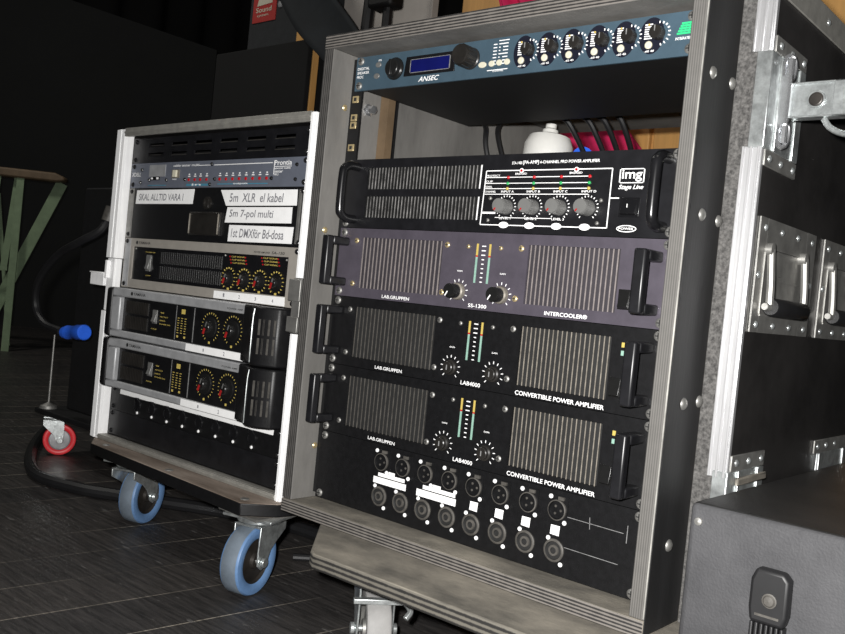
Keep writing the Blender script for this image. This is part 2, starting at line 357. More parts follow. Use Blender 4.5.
# carriage bolts through the side
for y, z in ((-0.0135, 0.525), (0.034, 0.526), (-0.0045, 0.3895), (0.036, 0.3885), (0.0, 0.2045), (0.036, 0.206), (0.0005, 0.0643)):
    b = MB(); b.lathe((PR+0.0012-0.24, y-0.24, z-BT), (1, 0, 0), [(0.0062, 0), (0.0058, 0.0012), (0.0036, 0.003), (0, 0.0036)], 16)
    obj('bolt', b, 'zinc_dull', case)
for y, z in ((-0.005, 0.526), (-0.0196, 0.3592), (0.0, 0.067)):
    b = MB(); b.lathe((IL-0.24, y-0.24, z-BT), (1, 0, 0), [(0.0045, 0), (0.003, 0.0015), (0, 0.0018)], 10); obj('rivet', b, 'brass', case)
# foam ring
FY0, FY1 = 0.0425, 0.47
b = MB()
cl(PR+0.0013, 0.5309, FY0, FY1, BT+0.001, 0.631, b=b)
cl(-0.0475, PL-0.0003, FY0, FY1, BT+0.001, 0.631, b=b)
cl(PL-0.0003, PR+0.0013, FY0, FY1, PT+0.0005, 0.631, b=b)
obj('foam_lining', b, 'foam', case)
# shell
SY0, SY1 = 0.0405, 0.455
b = MB()
cl(0.531, 0.541, SY0, SY1, BT+0.0005, 0.641, b=b)
cl(-0.0575, -0.0478, SY0, SY1, BT+0.0005, 0.641, b=b)
cl(-0.0478, 0.531, SY0, SY1, 0.6312, 0.641, b=b)
obj('outer_shell', b, 'case_side', case, bevel=0.0008)
def profile(z0, z1):
    b = MB()
    cl(0.5222, 0.5415, SY0-0.0022, SY0-0.0002, z0, z1, b=b)
    cl(0.5411, 0.5421, SY0-0.0022, 0.0440, z0, z1, b=b)
    for x in (0.5222, 0.5300, 0.5375): cl(x, x+0.0026, SY0-0.0036, SY0-0.0022, z0, z1, b=b)
    return obj('edge_profile', b, 'alu', case, bevel=0.0006)
profile(0.134, 0.4635); profile(0.5570, 0.641); profile(BT+0.001, 0.045)
b = MB(); cl(0.5413, 0.5433, 0.049, SY1, 0.6135, 0.6425, b=b); cl(0.511, 0.5433, 0.0415, SY1, 0.6412, 0.6428, b=b)
obj('roof_angle', b, 'alu_dull', case, bevel=0.0006)
def rivet(x, y, z, parent=case, r=0.0038, m='zinc'):
    b = MB(); b.lathe((x-0.24, y-0.24, z-BT), (1, 0, 0), [(r, 0), (r*0.95, 0.0008), (r*0.6, 0.002), (0, 0.0025)], 12)
    return obj('rivet', b, m, parent)
for y in (0.098, 0.188, 0.278, 0.368): rivet(0.5433, y, 0.628)
# butterfly latch dishes
def latch(zb, zt, wing, y0=0.040, y1=0.132, front=True):
    b = MB(); fl = 0.0165
    def c(*a): cl(*a, b=b)
    c(0.5412, 0.5428, y0+0.020, y1, zb+fl, zt-fl)
    c(0.5412, 0.5445, y1-0.016, y1, zb+fl, zt-fl)
    c(0.5428, 0.5455, y0+0.0205, y0+0.023, zb+fl, zt-fl)
    if front:
        c(0.5275, 0.5432, SY0-0.0035, SY0-0.0018, zb+fl, zt-fl)
        c(0.5418, 0.5432, SY0-0.0018, y0+0.021, zb+fl, zt-fl)
    d = obj('butterfly_latch', b, 'zinc', case, bevel=0.001)
    for z0, z1 in ((zt-fl, zt), (zb, zb+fl)):
        b = MB(); cl(0.5412, 0.5436, y0+0.004, y1+0.002, z0, z1, b=b); obj('flange', b, 'zinc_dull', d, bevel=0.0008)
    for z in (zt-0.008, zb+0.008):
        for y in (y0+0.016, y0+0.048, y0+0.084):
            rivet(0.5436, y, z, d)
    if wing:
        zc = (zb+zt)/2+0.004
        h = MB()
        for s in (1, -1):     # hinge loops
            z0 = zc+s*0.033; pts = []
            for i in range(13):
                a = 2*PI*i/12; pts.append((0.5485+0.0045*math.sin(a)-0.24, y0+0.030-0.24+0.004*math.sin(a), z0+0.013*math.cos(a)-BT))
            h.tube(pts, 0.0026, 6, smooth=False)
        h.lathe((0.5500-0.24, y0+0.029-0.24, zc-0.042-BT), (0, 0, 1), [(0.004, 0), (0.004, 0.084)], 10)
        h.box(0.5432-0.24, 0.555-0.24, y0+0.022-0.24, y0+0.026-0.24, zc-0.024-BT, zc+0.024-BT)
        obj('hinge_loop', h, 'chrome', d)
        w = MB()
        def k(*a): cl(*a, b=w)
        x0, x1, yy = 0.553, 0.628, 0.070
        k(x0, x1, yy, yy+0.0018, zc-0.017, zc+0.017)
        k(x0, x1, yy-0.0035, yy+0.012, zc+0.0155, zc+0.0175); k(x0, x1, yy-0.0035, yy+0.012, zc-0.0175, zc-0.0155)
        k(0.594, x1, yy-0.0035, yy, zc-0.0175, zc+0.0175)
        w.lathe((0.578-0.24, yy-0.0032-0.24, zc-BT), (0, 1, 0), [(0.0062, 0), (0.0072, 0.0012), (0.0072, 0.0032)], 18, m=1)
        w.lathe((0.578-0.24, yy-0.0026-0.24, zc-BT), (0, 1, 0), [(0.009, 0.0003), (0.009, 0.0024)], 18)
        w.tube([(0.585-0.24, yy+0.004-0.24, zc-0.018-BT), (0.593-0.24, yy+0.004-0.24, zc-0.028-BT), (0.608-0.24, yy+0.004-0.24, zc-0.034-BT), (0.628-0.24, yy+0.004-0.24, zc-0.030-BT)], 0.0035, 6)
        obj('latch_wing', w, ['zinc', 'hub'], d, bevel=0.0008)
    return d
latch(0.4455, 0.5735, True)
latch(0.049, 0.157, False)
latch(0.049, 0.157, False, y0=0.30, y1=0.44, front=False)
b = MB(); cl(0.5436, 0.5475, 0.055, 0.135, 0.126, 0.1345, b=b); obj('latch_bar', b, 'skirt', case, bevel=0.002)
# recessed spring handles
def spring_handle(y0):
    y1 = y0+0.174; z0, z1 = 0.281, 0.397
    p = MB()
    def c(*a, m=0): p.box(a[0]-0.24, a[1]-0.24, a[2]-0.24, a[3]-0.24, a[4]-BT, a[5]-BT, m)
    X = 0.5412; ya, yb, za, zb = y0+0.020, y0+0.142, z0+0.019, z1-0.030
    c(X, X+0.002, y0, ya, z0, z1); c(X, X+0.002, yb, y1, z0, z1); c(X, X+0.002, ya, yb, z0, za); c(X, X+0.002, ya, yb, zb, z1)
    c(X, X+0.0006, ya, yb, za, zb)
    c(X, X+0.0032, ya-0.002, ya, za, zb); c(X, X+0.0032, yb, yb+0.002, za, zb); c(X, X+0.0032, ya, yb, zb, zb+0.002); c(X, X+0.0032, ya, yb, za-0.002, za)
    c(X+0.0006, X+0.002, y0+0.038, y0+0.072, zb-0.026, zb-0.004); c(X+0.0006, X+0.0012, y0+0.02, y0+0.142, zb-0.032, zb-0.030)
    h = obj('recessed_handle', p, 'zinc_dull', case, bevel=0.0007)
    for z in (z0+0.008, z1-0.010):
        for y in (y0+0.014, y0+0.062, y0+0.112, y0+0.160): rivet(X+0.002, y, z, h, 0.0036)
    for y in (y0+0.007, y0+0.165): rivet(X+0.002, y, (z0+z1)/2, h, 0.0036)
    w = MB(); xb = X+0.006
    for y in (y0+0.024, y0+0.128):
        w.tube([(xb-0.24, y-0.24, zb-0.001-BT), (xb+0.003-0.24, y-0.24, (za+zb)/2-BT), (xb+0.004-0.24, y-0.24, za+0.010-BT)], 0.0042, 8)
        w.lathe((X+0.0006-0.24, y-0.24, zb-0.001-BT), (1, 0, 0), [(0.0068, 0), (0.0068, 0.008), (0.003, 0.009)], 12)
    w.lathe((xb+0.002-0.24, y0+0.017-0.24, za+0.008-BT), (0, 1, 0), [(0.0035, 0), (0.0045, 0.004), (0.0045, 0.010)], 12)
    obj('wire_bail', w, 'zinc_dull', h)
    g = MB(); g.lathe((xb+0.004-0.24, y0+0.028-0.24, za+0.008-BT), (0, 1, 0), [(0.008, 0), (0.0095, 0.003), (0.0095, 0.096), (0.008, 0.099)], 14)
    obj('grip', g, 'rubber', h)
spring_handle(0.0537); spring_handle(0.261)
# rack rails
b = MB(); zz0, zz1 = 0.004, 0.593
for xa, xb in ((IL+0.0005, 0.0105), (0.472, IR-0.0005)): obj('rack_rail', cl(xa, xb, 0.004, 0.0065, zz0, zz1), 'blk_mat', case)
for z in (11.78, 11.24, 11.02, 10.36):
    b = MB(); cl(-0.0045, 0.0062, 0.0022, 0.004, z*U-0.0046, z*U+0.0046, 0, b=b); cl(-0.0015, 0.0032, 0.0016, 0.0022, z*U-0.0023, z*U+0.0023, 1, b=b)
    obj('cage_nut', b, ['brass', 'black_ink'], case, bevel=0.0006)
b = MB(); cl(IL+0.0003, 0.006, 0.062, 0.0755, zz0, zz1, b=b); obj('batten', b, 'rail_wood', case); case.children[-1]['label'] = 'pale brown wooden batten on the inner side'
b = MB(); cl(IL+0.0003, IL+0.0025, 0.0765, 0.0805, zz0, zz1, b=b); cl(IL+0.0003, IL+0.0025, 0.0905, 0.0965, zz0, zz1, b=b)
z = zz0; holes = [10.15, 10.5, 11.05, 11.4, 11.9]
for hz in holes:
    cl(IL+0.0003, IL+0.0025, 0.0805, 0.0905, z, hz*U-0.005, b=b); z = hz*U+0.005
cl(IL+0.0003, IL+0.0025, 0.0805, 0.0905, z, zz1, b=b)
cl(IL+0.0003, IL+0.016, 0.0757, 0.0767, zz0, zz1, b=b)
obj('inner_rail', b, 'blk_mat', case)
b = MB(); b.lathe((IL-0.24, 0.037-0.24, 0.532-BT), (1, 0, 0), [(0.009, 0), (0.009, 0.004), (0.006, 0.005), (0.006, 0.014), (0, 0.015)], 6); obj('nut', b, 'chrome', case)

# ------------------------------------------------------------------ units in the tall case
def unit(name, label, cat, n0, nu, group=None, gap=0.0007):
    t = thing(name, label, cat, (0.2413, 0.0, FLOOR+n0*U), 0, group)
    return t, nu*U-gap
OX = 0.2413
def shift(b):      # panel x is measured from the left panel edge; the unit's origin is the panel centre
    b.v = [(x-OX, y, z) for x, y, z in b.v]; return b
def part(name, b, mats, t, **k): return obj(name, shift(b), mats, t, **k)
def rack_screws(t, nu, me=None, u=U):
    for x in (0.0087, 0.4739):
        for z in (0.143*u, (nu-0.143)*u): screw(t, me or SCREW_BIG, x-OX, z)

def plate_with_holes(b, x0, x1, z0, z1, holes, y0=0.0, y1=0.003):
    """holes: list of (xa,xb) sharing one z range, or full (xa,xb,za,zb) with equal z rows"""
    xs = sorted(holes)
    za, zb = xs[0][2], xs[0][3]
    b.box(x0, x1, y0, y1, z0, za); b.box(x0, x1, y0, y1, zb, z1)
    c = x0
    for h in xs:
        b.box(c, h[0], y0, y1, za, zb); c = h[1]
    b.box(c, x1, y0, y1, za, zb)

def lab_amp(label, n0, violet):
    t, h = unit('power_amplifier', label, 'amplifier', n0, 2, None)
    pm = 'purple' if violet else 'blk'
    za, zb = 0.275*U, 1.725*U
    b = MB(); plate_with_holes(b, 0, 0.4826, 0, h, [(0.0415, 0.1815, za, zb), (0.3065, 0.4215, za, zb)])
    part('front_panel', b, pm, t)
    b = MB(); b.box(0.022, 0.460, 0.0062, 0.40, 0.001, h-0.001); part('chassis', b, 'blk_mat', t)
    for xa, xb, n, fm in ((0.0415, 0.1815, 21, 'purple_fin' if violet else 'dark_fin'), (0.3065, 0.4215, 20, 'purple_fin' if violet else 'mid_fin')):
        g = MB(); p = (xb-xa)/n
        for i in range(n):
            x = xa+p*(i+0.5)
            fx = 0.09 if not violet else 0.12
            g.box(x-p*fx, x+p*fx, 0.0006, 0.0014, za, zb, 0)
        g.box(xa, xb, 0.0048, 0.0052, za, zb, 1)
        part('grille', g, [fm, 'purple_dark' if violet else 'black_ink'], t)
    for xa, xb in ((0.0085, 0.0200), (0.457, 0.470)):
        g = MB(); z0, z1 = 0.29*U, 1.70*U
        g.box(xa, xb, -0.040, -0.029, z0, z1)
        g.box(xa, xb, -0.029, 0.0, z0, z0+0.011); g.box(xa, xb, -0.029, 0.0, z1-0.011, z1)
        part('handle', g, 'blk_sheen', t, bevel=0.0022)
    for x, z in ((0.033, 1.63), (0.032, 0.385), (0.1885, 1.635), (0.1865, 0.37), (0.297, 1.63), (0.295, 0.38)):
        screw(t, SCREW if violet else SCREW_STEEL, x-OX, z*U)
    for x, z in ((0.221, 1.615), (0.2685, 1.61)):
        s = screw(t, SCREW if violet else SCREW_STEEL, x-OX, z*U); s.scale = (0.7, 1, 0.7)
    rack_screws(t, 2, SCREW_BIG)
    for x in (0.2347, 0.2532):
        g = MB(); g.box(x-0.0013, x+0.0013, -0.0006, 0, 0.69*U, 1.36*U, 1); g.box(x-0.0013, x+0.0013, -0.0006, 0, 1.40*U, 1.70*U, 0)
        g.box(x-0.0013, x+0.0013, -0.0006, 0, 1.36*U, 1.40*U, 2)
        part('level_meter', g, ['led_yellow', 'led_mint', 'led_red'], t)
    L = MB()
    for i in range(9):
        z = (0.72+i*0.115)*U; w = 0.0028 if i in (7, 8, 6) else 0.0016
        L.box(0.244-w, 0.244+w, -0.0004, 0, z-0.0006, z+0.0006)
    for x in (0.2115, 0.2745):
        L.text('GAIN', x-0.004, x+0.004, 0.95*U, 0.95*U+0.0018)
        L.ticks(x, 0.435*U, 0.0118, 0.0148, 11, 0.0009)
    L.text('LAB.GRUPPEN', 0.088, 0.135, 0.052*U, 0.052*U+0.0042)
    if violet:
        L.text('SS-1300', 0.229, 0.256, 0.055*U, 0.055*U+0.0044); L.text('INTERCOOLER\u00ae', 0.336, 0.390, 0.055*U, 0.055*U+0.0046)
    else:
        L.text('LAB4000', 0.2295, 0.2585, 0.045*U, 0.045*U+0.0048); L.text('CONVERTIBLE POWER AMPLIFIER', 0.308, 0.421, 0.035*U, 0.035*U+0.0050)
        L.text('CLIP', 0.440, 0.446, 1.555*U, 1.555*U+0.0014); L.text('ON', 0.440, 0.443, 1.37*U, 1.37*U+0.0014)
    part('lettering', L, 'white', t, smooth=0)
    for x in (0.2115, 0.2745):
        k = MB(); z = 0.435*U
        if violet:
            k.lathe((x, 0, z), (0, -1, 0), [(0.0105, 0), (0.0100, 0.0045), (0.0085, 0.006), (0.0085, 0.0175), (0.0078, 0.0185)], 24, mats=[1, 1, 0, 0])
            k.m[-1] = 0
            k.line(x-0.001, z-0.001, x-0.0045, z-0.0065, 0.0013, -0.0189, -0.0184, 2)
            part('knob', k, ['knob_blk', 'skirt', 'white'], t)
        else:
            k.lathe((x, 0, z), (0, -1, 0), [(0.0095, 0), (0.0090, 0.002), (0.0072, 0.003), (0.0072, 0.0065), (0.0064, 0.0072)], 24)
            k.box(x-0.0006, x+0.0006, -0.0077, -0.0071, z-0.003, z+0.003, 1)
            part('knob', k, ['knob_brown', 'grey_print'], t)
    s = MB(); s.box(0.424, 0.4385, -0.0008, 0, 0.36*U, 0.82*U, 0); s.prism([(-0.0008, 0.38*U), (-0.0045, 0.42*U), (-0.0022, 0.60*U), (-0.0008, 0.80*U)], 'x', 0.4255, 0.437, 0)
    part('power_switch', s, ['knob_blk'], t, bevel=0.0005)
    if not violet:
        for z, m in ((1.57, 'led_yellow'), (1.385, 'led_mint')):
            s = MB(); s.box(0.434, 0.4375, -0.0007, 0, (z-0.055)*U, (z+0.055)*U); part('indicator', s, m, t)
    return t

# signal processor, top
t, h = unit('signal_processor', 'thin blue signal processor with a small display, topmost in the tall rack', 'processor', 12, 1)
b = MB(); b.box(0, 0.4826, 0, 0.003, 0, h); part('front_panel', b, 'blue', t)
b = MB(); b.box(0.018, 0.465, 0.0032, 0.226, 0.0006, h-0.001); part('chassis', b, 'blk_mat', t)
rack_screws(t, 1, SCREW_BIG)
L = MB()
for i, (s, w) in enumerate((('DIGITAL', 0.022), ('SPEAKER', 0.022), ('PROC', 0.012))): L.text(s, 0.003, 0.003+w, (0.60-i*0.12)*U, (0.60-i*0.12)*U+0.0036)
L.text('ANSEC', 0.114, 0.148, 0.075*U, 0.075*U+0.0062, shear=0.3)
for i in range(7):
    z = (0.30+i*0.085)*U
    L.box(0.2285, 0.2335, -0.0004, 0, z, z+0.0011); L.box(0.2365, 0.2385+0.004*(i % 3 == 0), -0.0004, 0, z, z+0.0011); L.box(0.2425, 0.2495, -0.0004, 0, z, z+0.0011)
L.box(0.236, 0.2505, -0.0004, 0, 0.895*U, 0.915*U)
L.box(0.222, 0.2515, -0.0004, 0, 0.155*U, 0.175*U); L.text('CHANNEL', 0.230, 0.246, 0.115*U, 0.115*U+0.0016)
L.text('LEVEL', 0.0405, 0.0465, 0.80*U, 0.80*U+0.0022)
for i in range(6):
    x = 0.273+i*0.0317
    L.ticks(x+0.0075, 0.56*U, 0.0105, 0.0128, 9, 0.0011, -0.0012, 0, 165)
    L.text('-60 40', x-0.007, x+0.004, 0.16*U, 0.16*U+0.0022, -0.0011)
    for j in range(7):
        L.box(x-0.0085, x-0.003+0.0015*((j*3+i) % 3), -0.0011, -0.0008, (0.46+j*0.052)*U, (0.46+j*0.052)*U+0.0012)
part('lettering', L, 'white', t, smooth=0)
G = MB()
for j in range(5): G.box(0.4585+j*0.0011, 0.4735, -0.0005, 0, (0.48+j*0.055)*U, (0.48+j*0.055)*U+0.0019)
for x in (0.4635, 0.4675, 0.4715): G.line(x-0.001, 0.49*U, x+0.001, 0.72*U, 0.0008)
L2 = MB(); L2.text('INTEGRATED', 0.4575, 0.4745, 0.36*U, 0.36*U+0.0028)
part('emblem', G, 'green_print', t); part('emblem_lettering', L2, 'white', t, smooth=0)
for x, z, rx in ((0.042, 0.69, 0.0048), (0.0405, 0.37, 0.0050), (0.215, 0.325, 0.0058), (0.2285, 0.33, 0.0042), (0.2395, 0.335, 0.0042), (0.2505, 0.335, 0.0042)):
    b = MB(); b.ellipse(x, z*U, rx, 0.0036, -0.0022, 0, n=18); part('button', b, 'knob_grey' if x < 0.1 else 'cream', t, bevel=0.0006)
b = MB(); b.lathe((0.0725, 0, 0.515*U), (0, -1, 0), [(0.0145, 0), (0.0145, 0.003), (0.0125, 0.004), (0.011, 0.009), (0.009, 0.010)], 24)
b.box(0.0705, 0.0745, -0.0125, -0.009, 0.515*U-0.010, 0.515*U+0.010); part('rotary_switch', b, 'knob_blk', t, bevel=0.0006)
b = MB(); b.prism([(0.0885, 0.26*U), (0.1725, 0.255*U), (0.1695, 0.80*U), (0.0915, 0.80*U)], 'y', -0.0018, 0, 0); bez = part('display', b, 'blk_gloss', t, bevel=0.0008)
b = MB(); b.box(0.1005, 0.1645, -0.0024, -0.0018, 0.34*U, 0.69*U); part('screen', b, 'lcd', bez)
b = MB()
for a in ((0.0998, 0.1652, 0.328*U, 0.342*U), (0.0998, 0.1652, 0.688*U, 0.702*U), (0.0998, 0.1007, 0.328*U, 0.702*U), (0.1643, 0.1652, 0.328*U, 0.702*U)): b.box(a[0], a[1], -0.0027, -0.0018, a[2], a[3])
part('screen_border', b, 'grey_print', bez)
b = MB(); b.lathe((0.196, 0, 0.53*U), (0, -1, 0), [(0.0132, 0), (0.0132, 0.002), (0.0118, 0.003), (0.0125, 0.004), (0.0122, 0.022), (0.0112, 0.0235)], 28)
for i in range(14):
    a = 2*PI*i/14; b.box(0.196+0.0122*math.cos(a)-0.0007, 0.196+0.0122*math.cos(a)+0.0007, -0.021, -0.005, 0.53*U+0.0122*math.sin(a)-0.0007, 0.53*U+0.0122*math.sin(a)+0.0007)
part('selector_knob', b, 'knob_brown', t)
for i in range(6):
    x = 0.273+i*0.0317
    b = MB(); b.ellipse(x-0.0005, 0.53*U, 0.0138, 0.0188, -0.0008, 0); e = part('channel_plate', b, 'navy', t)
    b = MB(); b.lathe((x+0.0075, -0.0008, 0.56*U), (0, -1, 0), [(0.0072, 0), (0.0068, 0.009), (0.006, 0.010)], 18); b.box(x+0.007, x+0.008, -0.0113, -0.0105, 0.56*U, 0.56*U+0.006, 1)
    part('channel_knob', b, ['knob_brown', 'grey_print'], e)
    b = MB(); b.lathe((x-0.0025, -0.0008, 0.32*U), (0, -1, 0), [(0.0040, 0), (0.0040, 0.0015), (0.003, 0.0022)], 16); part('mute_button', b, 'cream', e)
    b = MB(); b.lathe((x-0.004, -0.0008, 0.78*U), (0, -1, 0), [(0.0012, 0), (0.0012, 0.0008)], 8); part('indicator', b, 'led_yellow', e)

# four channel amplifier
t, h = unit('power_amplifier', 'black four channel amplifier with grey knobs and round tube handles in the tall rack', 'amplifier', 8, 2)
rows = ((0.31, 0.91), (1.12, 1.73))
b = MB()
b.box(0, 0.4826, 0, 0.003, 0, rows[0][0]*U); b.box(0, 0.4826, 0, 0.003, rows[0][1]*U, rows[1][0]*U); b.box(0, 0.4826, 0, 0.003, rows[1][1]*U, h)
b.box(0, 0.0405, 0, 0.003, rows[0][0]*U, rows[0][1]*U); b.box(0.2285, 0.4826, 0, 0.003, rows[0][0]*U, rows[0][1]*U)
b.box(0, 0.0405, 0, 0.003, rows[1][0]*U, rows[1][1]*U); b.box(0.2285, 0.4826, 0, 0.003, rows[1][0]*U, rows[1][1]*U)
part('front_panel', b, 'blk_sheen', t)
b = MB(); b.box(0.02, 0.462, 0.0034, 0.40, 0.001, h-0.001); part('chassis', b, 'blk_mat', t)
for r0, r1 in rows:
    g = MB(); n = 34; p = 0.188/n
    for i in range(n):
        x = 0.0405+p*(i+0.5); g.box(x-p*0.34, x+p*0.18, 0.0008, 0.0014, r0*U, r1*U, 1); g.box(x+p*0.18, x+p*0.34, 0.0004, 0.0012, r0*U, r1*U, 0)  # narrow grey strip paints the lit edge of each dark bar
    g.box(0.0405, 0.2285, 0.0031, 0.0033, r0*U, r1*U, 2)
    part('vent', g, ['vent_lit', 'vent_fin', 'black_ink'], t)
for x in (0.0225, 0.4650):
    g = MB(); y = -0.0275
    z0, z1 = 0.24*U, 1.76*U
    pts = [(x, 0.0, z0), (x, -0.015, z0), (x, -0.024, z0+0.004), (x, y, z0+0.013), (x, y, z1-0.013), (x, -0.024, z1-0.004), (x, -0.015, z1), (x, 0, z1)]
    g.tube(pts, 0.0058, 12); part('handle', g, 'blk_gloss', t)
rack_screws(t, 2, SCREW_BIG)
L = MB(); W = 0.0011
L.line(0.2365, 1.57*U, 0.402, 1.57*U, W); L.line(0.2345, 0.195*U, 0.402, 0.195*U, W); L.line(0.2365, 1.57*U, 0.2345, 0.195*U, W); L.line(0.402, 1.57*U, 0.402, 0.195*U, W)
for z in (1.40, 1.25, 1.115, 0.975): L.line(0.237, z*U, 0.3755, z*U, 0.0008)
L.line(0.236, 0.50*U, 0.255, 0.50*U, 0.0022); L.line(0.255, 0.385*U, 0.332, 0.385*U, 0.0007); L.line(0.402, 0.885*U, 0.413, 0.885*U, W)
L.text('STA-1400', 0.272, 0.286, 1.72*U, 1.72*U+0.0032); L.text('[PA-AMP]', 0.2875, 0.3085, 1.70*U, 1.70*U+0.0050); L.text('4-CHANNEL PRO POWER AMPLIFIER', 0.310, 0.386, 1.725*U, 1.725*U+0.0033)
for s, x0, x1, z in (('PROTECT', 0.237, 0.257, 1.42), ('CLIP', 0.237, 0.247, 1.275), ('SIGNAL', 0.237, 0.247, 1.14), ('CHANNEL', 0.237, 0.253, 1.015), ('BRIDGED', 0.278, 0.294, 1.46), ('BRIDGED', 0.350, 0.366, 1.46)):
    L.text(s, x0, x1, z*U, z*U+0.0022)
for i in range(4):
    x = 0.2695+i*0.0356
    L.text('INPUT %s' % 'ABCD'[i], x-0.009, x+0.009, 1.015*U, 1.015*U+0.0024)
    L.ticks(x, 0.65*U, 0.0118, 0.0138, 17, 0.0009, a0=-140, a1=140)
    L.line(x, 0.97*U, x, 0.93*U, 0.0007)
    if i < 3: L.text('LEVEL %d' % (i+1), x-0.008, x+0.008, 0.345*U, 0.345*U+0.0026)
    L.ellipse(x-0.001, 0.20*U, 0.0066, 0.0036, -0.0006, 0)
for z0, z1 in rows: L.line(0.2285, z0*U, 0.229, z1*U, 0.0014)
# maker's badge
for a in ((0.411, 0.4395, 1.225, 1.245), (0.411, 0.4395, 1.54, 1.56)): L.box(a[0], a[1], -0.0004, 0, a[2]*U, a[3]*U)
L.box(0.411, 0.4122, -0.0004, 0, 1.225*U, 1.56*U); L.box(0.4383, 0.4395, -0.0004, 0, 1.225*U, 1.56*U)
L.text('img', 0.4138, 0.4370, 1.26*U, 1.53*U)
L.text('Stage Line', 0.411, 0.4395, 1.06*U, 1.19*U, shear=0.35)
L.ellipse(0.425, 0.19*U, 0.0115, 0.0037, -0.0005, 0)
part('lettering', L, 'white', t, smooth=0)
L = MB()
for i in range(4):
    x = 0.2685+i*0.0356; L.text('OUT%d' % (i+1), x-0.004, x+0.004, 0.18*U, 0.18*U+0.0020, -0.0009)
L.ellipse(0.425, 0.19*U, 0.0104, 0.0028, -0.0007, 0); part('badge_fill', L, 'black_ink', t, smooth=0)
L = MB(); L.text('POWER', 0.4165, 0.4335, 0.165*U, 0.165*U+0.0024, -0.0010); part('power_lettering', L, 'white', t, smooth=0)
for i in range(4):
    x = 0.2690+i*0.0356
    for z, m in ((1.395, 'led_red'), (1.245, 'led_green'), (1.115, 'led_yellow')):
        b = MB(); b.lathe((x, 0, z*U), (0, -1, 0), [(0.0019, 0), (0.0018, 0.0012), (0.001, 0.0019), (0, 0.002)], 10); part('indicator', b, m, t)
    b = MB(); z = 0.65*U
    b.lathe((x+0.001, 0, z), (0, -1, 0), [(0.0088, 0), (0.0082, 0.012), (0.0082, 0.0165), (0.0076, 0.0175)], 26)
    a = math.radians(-140); b.line(x+0.001+0.004*math.sin(a), z+0.004*math.cos(a), x+0.001+0.0072*math.sin(a), z+0.0072*math.cos(a), 0.0016, -0.0180, -0.0174, 1)
    part('knob', b, ['knob_grey', 'red'], t)
for x in (0.2865, 0.3585):
    b = MB(); b.lathe((x, 0, 1.56*U), (0, -1, 0), [(0.0028, 0), (0.0028, 0.0008), (0.0017, 0.0009), (0.0015, 0.0016), (0, 0.0018)], 12, mats=[0, 0, 1, 1]); part('indicator', b, ['white', 'led_red'], t)
b = MB(); b.box(0.4145, 0.4375, -0.0012, 0, 0.45*U, 0.90*U); b.prism([(-0.0012, 0.49*U), (-0.0055, 0.53*U), (-0.0025, 0.70*U), (-0.0012, 0.86*U)], 'x', 0.4175, 0.4345); b.box(0.4245, 0.4253, -0.0042, -0.003, 0.66*U, 0.75*U, 1)
part('power_switch', b, ['blk_gloss', 'white'], t, bevel=0.0005)
for x, z in ((0.246, 0.87), (0.2455, 0.31), (0.392, 0.83), (0.390, 0.30)): s = screw(t, SCREW_STEEL, x-OX, z*U); s.scale = (0.6, 1, 0.6)

lab_amp('violet grey amplifier with black square handles between the black amplifiers of the tall rack', 6, True)
lab_amp('upper of the two matching black amplifiers, directly under the violet grey one', 4, False)
lab_amp('lower of the two matching black amplifiers, directly above the connector panel', 2, False)

# connector panel
t, h = unit('patch_bay', 'black connector panel with two rows of round sockets, lowest in the tall rack', 'connector panel', 0, 2)
b = MB(); b.box(0, 0.4826, 0, 0.003, 0, h); part('front_panel', b, 'blk', t)
rack_screws(t, 2, SCREW_BIG)
xs = [0.1175, 0.1540, 0.1910, 0.2290, 0.2655, 0.3035, 0.3415, 0.3790]
for i, x in enumerate(xs):
    z = 1.55*U
    b = MB(); b.box(x-0.0125, x+0.0125, -0.0014, 0, z-0.0150, z+0.0150, 0)
    b.lathe((x, -0.0014, z-0.001), (0, -1, 0), [(0.0112, 0), (0.0112, 0.0022), (0.0100, 0.0026), (0.0092, 0.0010), (0.0092, 0.0002), (0, 0.0002)], 24, mats=[1, 1, 0, 0, 0])
    for k in range(3):
        a = math.radians(90+k*120+30); b.lathe((x+0.0045*math.cos(a), -0.0016, z-0.001+0.0045*math.sin(a)), (0, -1, 0), [(0.0014, 0), (0.0014, 0.0006)], 8, m=2)
    b.box(x+0.001, x+0.008, -0.004, -0.0014, z+0.0105, z+0.0140, 3)
    s = part('microphone_socket', b, ['blk', 'dark_fin', 'dark_fin', 'dark_fin'], t)
    for dx, dz in ((-0.0093, 0.0122), (0.0102, -0.0130)):
        o = obj('screw', SCREW_GLINT, None, s, loc=(x+dx-OX, -0.0014, z+dz))
    z = 0.565*U
    b = MB(); b.lathe((x, 0, z), (0, -1, 0), [(0.0125, 0), (0.0125, 0.0016), (0.0115, 0.0022), (0.0100, 0.0022), (0.0092, 0.0006), (0.0062, 0.0006), (0.0058, 0.0022), (0.0035, 0.0022), (0.003, 0.0008), (0, 0.0008)], 24, mats=[1, 1, 1, 0, 0, 1, 1, 0, 0])
    s = part('speaker_socket', b, ['black_ink', 'dark_fin'], t)
    for dx, dz in ((-0.0083, 0.0120), (0.0098, -0.0132)):
        o = obj('screw', SCREW_GLINT, None, s, loc=(x+dx-OX, -0.0004, z+dz))
for xa, xb, za, zb in ((0.1125, 0.1575, 1.115, 1.30), (0.105, 0.1605, 0.91, 1.085), (0.188, 0.2385, 1.11, 1.295), (0.1785, 0.2400, 0.895, 1.08)):
    b = MB(); b.box(xa, xb, -0.0005, 0, za*U, zb*U); part('tape_label', b, 'tape', t)
for x in (0.2665, 0.303, 0.3395, 0.3775):
    b = MB(); b.prism([(x-0.0055, 0.93*U), (x+0.0055, 0.92*U), (x+0.006, 1.155*U), (x-0.005, 1.15*U)], 'y', -0.0005, 0); part('tape_label', b, 'tape', t)
